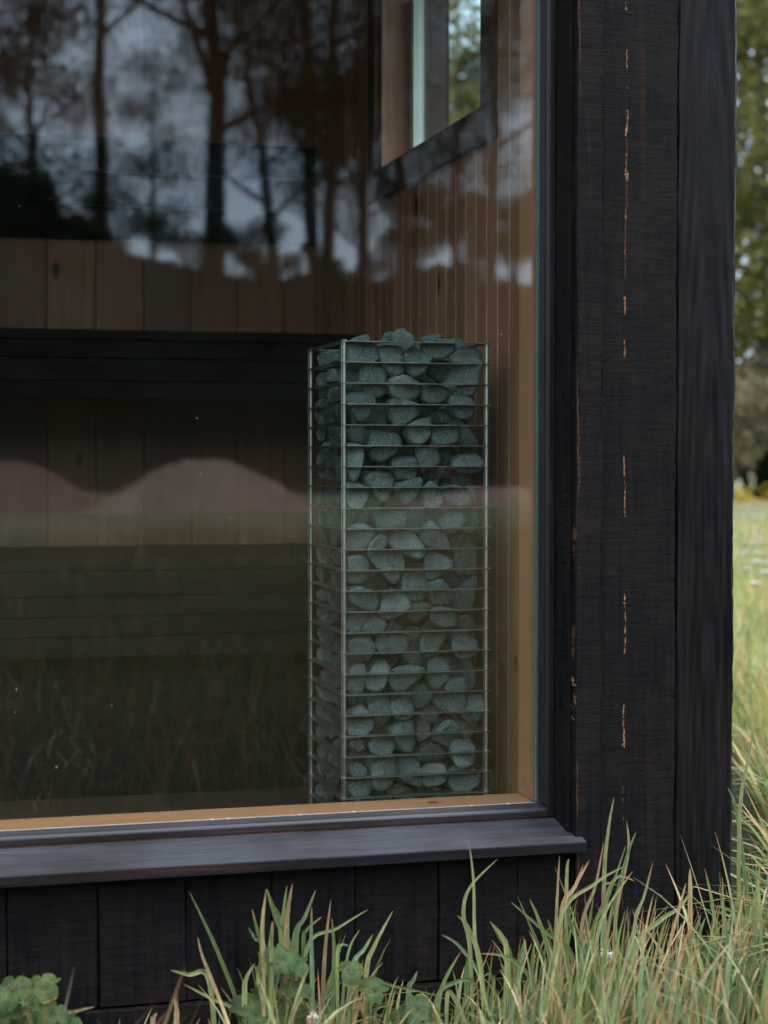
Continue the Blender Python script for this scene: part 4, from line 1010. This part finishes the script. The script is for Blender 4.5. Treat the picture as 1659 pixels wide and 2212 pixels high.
# meadow grass: in front of the window (seen mirrored in the glass) and past the right corner of the cabin
def field(n, xf, y0, y1, hm, wm, dry, name, label, tint, pw=1.0, segs=4, amp=.5, acc=None):
    t = rng.random(n) ** pw; py = y0 + (y1 - y0) * t; lo, hi = xf(py); px = rng.uniform(0, 1, n) * (hi - lo) + lo
    cl = .5 + .5 * np.sin(px * 2.1 + np.sin(py * 1.7) * 1.3) * np.sin(py * 2.3 + px * .7)
    H = hm * (.45 + .55 * rng.beta(2, 2, n)) * (1 - amp + amp * 1.6 * cl); far = 1 + np.abs(py) * .05
    W = rng.uniform(.6, 1.4, n) * wm * far; az = rng.uniform(0, 2 * np.pi, n)
    c0, c1, c2 = grass_cols(n, dry, .4)
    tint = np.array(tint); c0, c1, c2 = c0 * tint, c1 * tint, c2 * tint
    inside = (px > XL - .2) & (px < XR + .02) & (py > 2.93) & (py < 5.7)
    k = ~inside
    V, F, Cc = blades(int(k.sum()), px[k], py[k], ground_z(px[k], py[k]), H[k], W[k], az[k], np.abs(rng.normal(.15, .2, n))[k], np.where(rng.random(n) < .14, rng.uniform(.5, 1.1, n), rng.uniform(0, .3, n))[k], rng.uniform(0, np.pi, n)[k], c0[k], c1[k], c2[k], segs, False)
    o = mobj(name, V, F, M_GRASS, smooth=True, col=Cc); tag(o, label, 'grass', kind='stuff')
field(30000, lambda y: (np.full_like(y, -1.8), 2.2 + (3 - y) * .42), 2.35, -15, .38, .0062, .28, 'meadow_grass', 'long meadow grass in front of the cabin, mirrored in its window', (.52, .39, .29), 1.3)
field(24000, lambda y: (1.50 + (y - 2.6) * .43, 1.95 + (y - 2.6) * .62), 2.6, 24, .36, .0088, .24, 'meadow_grass', 'bright meadow grass right of the cabin corner', (1.12, 1.12, .90), 1.7)

# clover
def leaflet(c, dx, up, s):
    """heart-shaped leaflet from point c outwards along dx; returns verts, faces, colours"""
    V, F, Cc = [], [], []; side = up.cross(dx).normalized(); nr, na = 9, 11
    gcol = np.array([.022, .042, .007]) * random.uniform(.7, 1.35) + np.array([.018, .008, 0]) * random.random(); brown = random.random() < .3
    for i in range(nr):
        r = i / (nr - 1)
        for j in range(na):
            a = -1 + 2 * j / (na - 1); wv = math.sin(min(1, r * 1.06) ** .8 * math.pi * .80) ** .8 * .62 if r > 0 else 0
            notch = -.10 * max(0, 1 - abs(a) * 2.6) * (r ** 6)
            p = c + dx * (r + notch) * s + side * a * wv * s + up * s * (.30 * abs(a) * wv + .10 * math.sin(r * 3) - .18 * r * r + random.uniform(-.008, .008))
            V.append(tuple(p)); mark = max(0, 1 - abs((r - .40 + abs(a) * .20) / .10)); g = gcol * (1 - .25 * (abs(math.sin(j * 1.57 + i * .9)) > .93)) + (np.array([.12, .05, .0]) if (r > .98 and brown) else 0); g = g * (.55 if j == 5 else 1); Cc.append(g * (1 - .4 * mark) + np.array([.085, .115, .04]) * .35 * mark)
    for i in range(nr - 1):
        for j in range(na - 1): q = i * na + j; F.append((q, q + 1, q + 1 + na, q + na))
    return V, F, Cc
M_CLOVER = grassmat('clover_leaf', .10, .75)
def clover(label, leaves, y0, group='clover plants at the foot of the cabin'):
    P0 = aty(*leaves[0][:2], y0); base = Vector((P0.x, y0 + .01, 0)); t = thing('clover_plant', label, 'clover', base, group)
    for i, (u, v, s) in enumerate(leaves):
        y = y0 + random.uniform(-.05, .04); c = aty(u, v, y); c.z = max(c.z, .015); s = s * (y / FPX) * 1.0
        up = Vector((random.uniform(-.35, .35), -random.uniform(.55, 1.1), 1)).normalized(); a0 = random.uniform(0, 2.1)
        V, F, Cc = [], [], []; e = up.cross(Vector((1, .1, 0))).normalized(); f_ = up.cross(e)
        for k in range(3):
            a = a0 + k * 2.094; d = (e * math.cos(a) + f_ * math.sin(a)).normalized(); n0 = len(V); v_, q_, c_ = leaflet(c + d * .0012, d, up, s * random.uniform(.9, 1.1))
            V += v_; F += [tuple(z + n0 for z in q) for q in q_]; Cc += c_
        mobj('leaf', V, F, M_CLOVER, t, True, col=np.array(Cc))
        b = base + Vector((random.uniform(-.03, .03), random.uniform(-.02, .01), 0)); mid = (b + c) / 2 + Vector((random.uniform(-.01, .01), 0, .01))
        MB().tube([b, mid, c], [.0011, .0009, .0007], 6).build('leaf_stem', M_STEM, t, True)
M_STEM = plain('green_stem', (.13, .17, .06), .5, 0, .2, 60)
def c5(*l): return [((a / 1.508) * K, (3000 + b / 1.508) * K, s) for a, b, s in l]
def c4(*l): return [((1000 + a / 1.508) * K, (3200 + b / 1.508) * K, s) for a, b, s in l]
def c3(*l): return [((1900 + a / 1.508) * K, (2800 + b / 1.508) * K, s) for a, b, s in l]
clover('clover plant at the far left below the sill', c5((70, 1320, 40), (265, 1290, 38), (300, 1450, 34), (180, 1400, 36), (20, 1450, 38), (-60, 1380, 40), (400, 1500, 30), (150, 1490, 34)), 2.86)
clover('clover plant among the grass tuft left of centre', c4((60, 1050, 38), (150, 820, 38), (90, 900, 36), (230, 850, 34), (110, 1130, 38), (240, 1000, 32), (560, 900, 34), (690, 1010, 34), (-60, 1110, 36), (350, 1130, 30), (0, 1150, 36), (190, 1150, 34)), 2.85)
clover('single low clover plant in the bare gap right of the left grass tuft', c4((960, 1130, 42), (880, 1170, 36), (1030, 1180, 34)), 2.84)
clover('clover plant in the thick grass at the right corner', c3((1560, 1540, 36), (1610, 1440, 34), (1310, 1400, 24), (1500, 1440, 26), (1480, 1720, 30), (1580, 1650, 32)), 2.84)
clover('clover leaves low in the grass below the sill end', c3((140, 1770, 38), (60, 1740, 32), (240, 1790, 30)), 2.84)

# dandelions gone to seed
M_TAN = plain('dry_bracts', (.35, .22, .12), .8, 0, .3, 90); M_FLUFF = plain('seed_fluff', (.62, .58, .52), .9, 0, .15, 90); M_REDST = plain('brown_stem', (.22, .10, .045), .6, 0, .3, 60)
def dandelion(label, u, v, ub, y, openh, rs=.010):
    c = aty(u, v, y); b = aty(ub, 2250, y); base = Vector((b.x, y, 0)); t = thing('dandelion', label, 'dandelion', base, None)
    MB().tube([base, (base + c) / 2 + Vector((.004, 0, 0)), c - Vector((0, 0, rs * .3))], [.0021, .0018, .0016], 8).build('stem', M_REDST, t, True)
    mb = MB()
    for k in range(11):
        a = k * 2 * math.pi / 11 + .2; o_ = Vector((math.cos(a), math.sin(a), 0))
        if openh: pts = [c, c + o_ * rs * .8 + Vector((0, 0, .001)), c + o_ * rs * 1.5 - Vector((0, 0, rs * random.uniform(.3, 1.1)))]
        else: pts = [c - Vector((0, 0, .002)), c + o_ * rs * .42 + Vector((0, 0, rs * .6)), c + o_ * rs * .25 + Vector((0, 0, rs * 1.8))]
        mb.tube(pts, [.0012, .0016, .0004], 5)
    mb.build('bracts', M_TAN if openh else M_STEM, t, True)
    fl = MB()
    for k in range(70 if openh else 26):
        d = Vector((random.gauss(0, 1), random.gauss(0, 1), random.gauss(-.2 if openh else 1.5, .9))).normalized(); ln = rs * (random.uniform(.5, 1.5) if openh else random.uniform(.3, .5))
        p = c + (Vector((0, 0, 0)) if openh else Vector((0, 0, rs * 1.7))); fl.tube([p, p + d * ln], [.0005, .0003], 4)
    fl.build('seed_head', M_FLUFF, t)
dandelion('open dandelion head with drooping bracts and some fluff left', *c3((715, 1400, 0))[0][:2], (1900 + 745 / 1.508) * K, 2.80, True, .0115)
dandelion('closed dandelion bud with a white tip near the bottom edge', *c3((1265, 1650, 0))[0][:2], (1900 + 1275 / 1.508) * K, 2.79, False, .011)
dandelion('withered dandelion head low among the clover', *c4((335, 1165, 0))[0][:2], (1000 + 350 / 1.508) * K, 2.80, True, .009)

# buttercups far out in the meadow, right of the cabin
def dots_mesh(name, label, n, xr, y0, y1, h, r, m):
    V, F = [], []
    for i in range(n):
        y = random.uniform(y0, y1); x = y * random.uniform(*xr); z = float(ground_z(np.array([x]), np.array([y]))[0]) + h * random.uniform(.7, 1.1); s = r * random.uniform(.7, 1.3); b = len(V)
        V += [(x, y, z - s)] + [(x + s * 1.6 * math.cos(a), y + s * 1.6 * math.sin(a), z + s * .3) for a in (0, 1.257, 2.513, 3.77, 5.027)]
        F += [(b, b + 1 + k, b + 1 + (k + 1) % 5) for k in range(5)]
    o = mobj(name, V, F, m); tag(o, label, 'flowers', kind='stuff')
dots_mesh('buttercups', 'scattered yellow buttercups in the meadow beyond the cabin corner', 420, (.44, .64), 22, 40, .42, .034, plain('buttercup_yellow', (.75, .48, .02), .4, 0, .1))
dots_mesh('seed_heads', 'pale seed heads scattered through the meadow beyond the cabin corner', 260, (.44, .64), 9, 22, .40, .022, plain('pale_seed', (.6, .52, .42), .8, 0, .15))

# ------------------------------------------------------------------ trees, shrubs, soil heaps
def leaves(centres, radii, n, size, rnd, flat=.8):
    w_ = np.array([r ** 2 for r in radii]); w_ = w_ / w_.sum(); idx = rnd.choice(len(radii), n, p=w_); c = np.array([tuple(q) for q in centres])[idx]; r = np.array(radii)[idx]
    d = rnd.normal(0, 1, (n, 3)); d /= np.linalg.norm(d, axis=1)[:, None]; rr = r * rnd.random(n) ** .45; P = c + d * rr[:, None] * np.array([1, 1, flat])
    a = rnd.normal(0, 1, (n, 3)); a /= np.linalg.norm(a, axis=1)[:, None]; b = np.cross(a, rnd.normal(0, 1, (n, 3))); b /= np.linalg.norm(b, axis=1)[:, None]
    s = size * rnd.uniform(.6, 1.4, (n, 1)); V = np.stack([P - a * s, P - b * s * .5, P + a * s, P + b * s * .5], 1).reshape(-1, 3)
    return V, np.arange(n * 4).reshape(-1, 4)
def tree(name, label, base, h, r0, fork, spread, n, lsize, m, group, seed, crown=(.35, 1.0), cr=.16, lean=0.0, limbs=9, gap=1.0):
    rnd = np.random.default_rng(seed); base = Vector(base); t = thing(name, label, 'tree' if 'shrub' not in name else 'shrub', base, group); mb = MB(); cent, rad = [], []
    top = base + Vector((lean * h, 0, h)); pts = [base + (top - base) * k + Vector((rnd.normal(0, .018) * h * min(k, .5), rnd.normal(0, .018) * h * min(k, .5), 0)) for k in np.linspace(0, 1, 8)]; pts[0] = base - Vector((0, 0, .15))
    mb.tube(pts, [r0 * (1.12 - k * .95) for k in np.linspace(0, 1, 8)], 9)
    def on(k):
        f = k * 7; i = min(6, int(f)); return pts[i].lerp(pts[i + 1], f - i)
    for i in range(limbs):
        k = fork + (1 - fork) * (i / limbs) ** 1.1 * .95; a = i * 2.4 + rnd.uniform(-.4, .4); l = spread * h * (1.15 - k * .75) * rnd.uniform(.7, 1.15); p = on(k)
        d = Vector((math.cos(a), math.sin(a), rnd.uniform(.45, 1.1))); e = p + d.normalized() * l; mid = p.lerp(e, .5) + Vector((rnd.normal(0, .04) * l, rnd.normal(0, .04) * l, -.04 * l))
        rr = r0 * (1.05 - k) * .55 + .012; mb.tube([p, mid, e], [rr, rr * .65, rr * .2], 6)
        for j in range(4):
            q = p.lerp(e, rnd.uniform(.4, 1)); e2 = q + Vector((rnd.normal(0, 1), rnd.normal(0, 1), rnd.uniform(-.2, 1))).normalized() * l * .45; mb.tube([q, q.lerp(e2, .5) + Vector((0, 0, .02 * l)), e2], [rr * .35, rr * .2, rr * .08], 5)
            if (e2.z - base.z) / h > crown[0]: cent.append(e2); rad.append(cr * h * rnd.uniform(.45, 1.0) * .55)
        if (e.z - base.z) / h > crown[0]: cent.append(e); rad.append(cr * h * rnd.uniform(.6, 1.0) * .6)
    cent.append(pts[-1]); rad.append(cr * h * .5)
    mb.build('trunk', M_BARK, t, True); V, F = leaves(cent, rad, n, lsize, rnd); mobj('crown', V, F, m, t); return t
def shrub(label, base, wd, h, n, lsize, m, group, seed, nc=12):
    rnd = np.random.default_rng(seed); base = Vector(base); t = thing('shrub', label, 'shrub', base, group); mb = MB(); cent, rad = [], []
    for i in range(nc):
        a = rnd.uniform(0, 6.28); k = rnd.uniform(.3, 1); e = base + Vector((math.cos(a) * wd * .5 * k * .8, math.sin(a) * wd * .35 * k, h * rnd.uniform(.3, .86))); mb.tube([base - Vector((0, 0, .1)), base.lerp(e, .5) + Vector((0, 0, .08 * h)), e], [.035, .02, .008], 5)
        cent.append(e); rad.append(min(wd, h) * rnd.uniform(.16, .30))
    mb.build('stems', M_BARK, t, True); V, F = leaves(cent, rad, n, lsize, rnd); mobj('foliage', V, F, m, t); return t
def gz(x, y): return float(ground_z(np.array([float(x)]), np.array([float(y)]))[0])
def mbase(u, yv):      # foot, on the ground, of something mirrored in the pane at column u
    p = mir(u, 600, yv); return (p.x, p.y, gz(p.x, p.y))
GR = 'trees on the bank mirrored in the window'
YV = 52
tree('birch_tree', 'thin forked tree mirrored at the left of the window', mbase(217, YV), 17, .20, .36, .17, 3000, .055, M_LEAF_BANK, GR, 11, crown=(.22, 1), cr=.20, limbs=10)
tree('broadleaf_tree', 'dark leafy tree with a thick trunk mirrored left of the window centre', mbase(462, YV), 19, .30, .22, .30, 52000, .062, M_LEAF_BANK, GR, 12, crown=(.20, 1), cr=.23, limbs=18)
tree('broadleaf_tree', 'leaning slim tree mirrored right of the thick-trunked tree', mbase(600, YV - 2), 10, .17, .20, .30, 12000, .055, M_LEAF_BANK, GR, 13, crown=(.10, 1), cr=.24, lean=-.14, limbs=13)
tree('broadleaf_tree', 'left stem of the twin tree mirrored above the heater', mbase(682, YV), 17, .20, .16, .22, 24000, .058, M_LEAF_BANK, GR, 14, crown=(.12, 1), cr=.19, lean=-.04, limbs=15)
tree('broadleaf_tree', 'right stem of the twin tree mirrored above the heater', mbase(704, YV + 1), 18, .20, .16, .24, 24000, .058, M_LEAF_BANK, GR, 15, crown=(.12, 1), cr=.19, lean=.05, limbs=15)
tree('broadleaf_tree', 'leafy tree mirrored at the very left edge of the window', mbase(-150, YV - 3), 17, .24, .20, .16, 9000, .06, M_LEAF_BANK, GR, 16, crown=(.1, 1), cr=.20, limbs=16)
tree('broadleaf_tree', 'airy tree mirrored over the side window', mbase(870, YV + 3), 18, .17, .12, .26, 34000, .058, M_LEAF_BANK, GR, 17, crown=(.10, 1), cr=.21, limbs=16)
tree('broadleaf_tree', 'airy tree mirrored over the pine lining near the window frame', mbase(1060, YV + 2), 17, .18, .12, .26, 34000, .058, M_LEAF_BANK, GR, 18, crown=(.08, 1), cr=.21, limbs=16)
tree('broadleaf_tree', 'small bushy tree standing between the two biggest mirrored trunks', mbase(330, YV + 6), 7, .10, .12, .34, 6000, .06, M_LEAF_DARK, GR, 19, crown=(.1, 1), cr=.24, limbs=10)
tree('broadleaf_tree', 'low spreading tree at the left of the mirrored bank', mbase(70, YV - 1), 8.0, .14, .10, .40, 16000, .07, M_LEAF_DARK, GR, 20, crown=(.05, 1), cr=.30, limbs=14)
tree('broadleaf_tree', 'low spreading tree between the twin tree and the airy tree', mbase(780, YV + 5), 7.0, .12, .10, .36, 12000, .06, M_LEAF_BANK, GR, 21, crown=(.05, 1), cr=.28, limbs=12)
tree('broadleaf_tree', 'dense slim tree mirrored between the twin tree and the side window', mbase(790, YV + 8), 19, .16, .12, .22, 24000, .058, M_LEAF_BANK, GR, 22, crown=(.14, 1), cr=.20, limbs=15)
tree('broadleaf_tree', 'dense tree mirrored low beside the right window frame', mbase(985, YV + 6), 15, .15, .10, .26, 22000, .058, M_LEAF_BANK, GR, 23, crown=(.05, 1), cr=.22, limbs=15)
for i, (u, dy, wd, h, n) in enumerate([(-40, 0, 5, 3.6, 5200), (60, -3, 4.6, 3.4, 5200), (130, 0, 3.4, 2.1, 3000), (290, -1, 2.6, 1.5, 2000), (360, 0, 2.8, 1.1, 1600), (540, -1, 3.0, 1.6, 2000), (640, 0, 3.0, 1.6, 2200), (430, -2, 3, 1.0, 1500), (210, -3, 3, 1.2, 1600), (760, 1, 2.5, .8, 1000)]):
    shrub(['dark dense bush', 'dark spreading bush', 'dark low bush'][i % 3] + ' on the bank, %s from the left among the mirrored bushes' % ordn(sorted([-40, 60, 130, 290, 360, 540, 640, 430, 210, 760]).index(u) + 1), mbase(u, YV - 4 + dy), wd, h, n, .13, M_LEAF_DARK, 'bushes on the bank mirrored in the window', 200 + i)
for i, u in enumerate([20, 100, 180, 250, 320, 395, 420, 500, 570, 625, 720, 830, 930, 1010, 1100]):
    shrub('scrubby %s growth on the crest of the mirrored bank, %s from the left' % (['low', 'ragged', 'thin'][i % 3], ordn(i + 1)), mbase(u, YV - 2 - (i % 3)), 2.2 + (i * 7 % 4) * .8, .8 + (i * 5 % 4) * .55, 3400, .05, M_LEAF_DARK, 'scrub on the crest of the mirrored bank', 500 + i, 9)
for u, nm in ((890, 'under the airy tree'), (1000, 'left of the window frame'), (1110, 'against the window frame')):
    shrub('tall twiggy bush on the mirrored bank, %s' % nm, mbase(u, YV + 1), 2.4, 3.2, 9000, .055, M_LEAF_BANK, 'bushes on the bank mirrored in the window', 700 + u, 14)
# soil heaps at the foot of the bank, mirrored in the window
def heap(label, u, halfw_px, vtop, yv, seed):
    p = mir(u, 1000, yv); hw = halfw_px * yv / FPX; hh = 1.0 + (1000 - vtop) / FPX * yv; rnd = np.random.default_rng(seed); V, F = [], []; nr, na = 14, 36
    ph = rnd.uniform(0, 6, 4); V.append((p.x, p.y, hh))
    for i in range(1, nr + 1):
        for j in range(na):
            a = 2 * math.pi * j / na; r = i / nr; rr = 1 + .12 * math.sin(2 * a + ph[0]) + .07 * math.sin(5 * a + ph[1]); z = hh * (.5 + .5 * math.cos(math.pi * min(1, r) ** 1.15)) * (1 + .05 * math.sin(7 * a + ph[2]) * r) + rnd.normal(0, .025) * (r < .95)
            V.append((p.x + math.cos(a) * r * rr * hw, p.y + math.sin(a) * r * rr * hw * .8, max(-.05, z) if r < 1 else -.08))
    F += [(0, 1 + j, 1 + (j + 1) % na) for j in range(na)]
    for i in range(nr - 1):
        for j in range(na): b = 1 + i * na; F.append((b + j, b + (j + 1) % na, b + na + (j + 1) % na, b + na + j))
    # origin at its foot
    o = mobj('soil_heap', V, F, M_SOIL2 if seed == 1 else M_SOIL, smooth=True, loc=(p.x, p.y, 0)); tag(o, label, 'soil heap', 'heaps of reddish soil mirrored in the window')
heap('reddish soil heap at the left edge of the window reflection', 10, 260, 1003, 36, 1)
heap('reddish soil heap mirrored in the middle of the window, left of the heater', 435, 260, 1000, 35, 2)
heap('low reddish soil heap mirrored beside the window frame', 1080, 230, 1062, 37, 3)

# trees and bushes beyond the meadow, right of the cabin (also seen through the side window)
GT = 'trees beyond the meadow behind the cabin'
row = [(.20, 50, 15), (.265, 46, 14), (.30, 54, 17), (.345, 48, 13), (.40, 50, 15), (.47, 49, 16), (.515, 44, 15), (.545, 50, 18), (.60, 47, 15), (.67, 52, 16)]
for i, (k_, y, h) in enumerate(row):
    x = k_ * y; tree('broadleaf_tree', 'olive leafy tree beyond the meadow, %s from the left in its row' % ordn(i + 1), (x, y, gz(x, y)), h, .22, .14, .24, 5000, .17, M_LEAF_OLIVE if i % 3 else M_LEAF_GREEN, GT, 300 + i, crown=(.10, 1), cr=.20, limbs=15)
for i, (k_, y, wd, h, m_, nm) in enumerate([(.44, 42, 5, 2.2, M_LEAF_DARK, 'dark green bush'), (.485, 41, 4.0, 3.2, M_LEAF_BROWN, 'brownish budding bush'), (.52, 42, 4.5, 2.2, M_LEAF_DARK, 'dark green low bush'), (.535, 43, 4, 3.8, M_LEAF_BROWN, 'tall brownish bush'), (.57, 42, 5, 2.3, M_LEAF_GREEN, 'green bush'), (.62, 43, 5, 3, M_LEAF_BROWN, 'wide brownish bush'), (.30, 43, 6, 3, M_LEAF_GREEN, 'green bush behind the cabin'), (.37, 43, 6, 3, M_LEAF_DARK, 'dark bush behind the cabin'), (.505, 45, 5, 5.5, M_LEAF_OLIVE, 'tall olive bush'), (.55, 45, 5, 6, M_LEAF_OLIVE, 'tallest olive bush'), (.59, 45, 6, 5, M_LEAF_OLIVE, 'broad olive bush')]):
    x = k_ * y; shrub(nm + ' at the far edge of the meadow, %s from the left' % ordn([6, 5, 4, 3, 2, 1, 0, 0].index(0) if False else sorted([.44, .485, .52, .535, .57, .62, .30, .37, .505, .55, .59]).index(k_) + 1), (x, y, gz(x, y)), wd, h, 3500, .11, m_, 'bushes at the far edge of the meadow', 400 + i)
print('stones', len(stone_list), 'rings', len(ringz), 'pitch', pitchR, 'X0', X0, 'X1', X1)
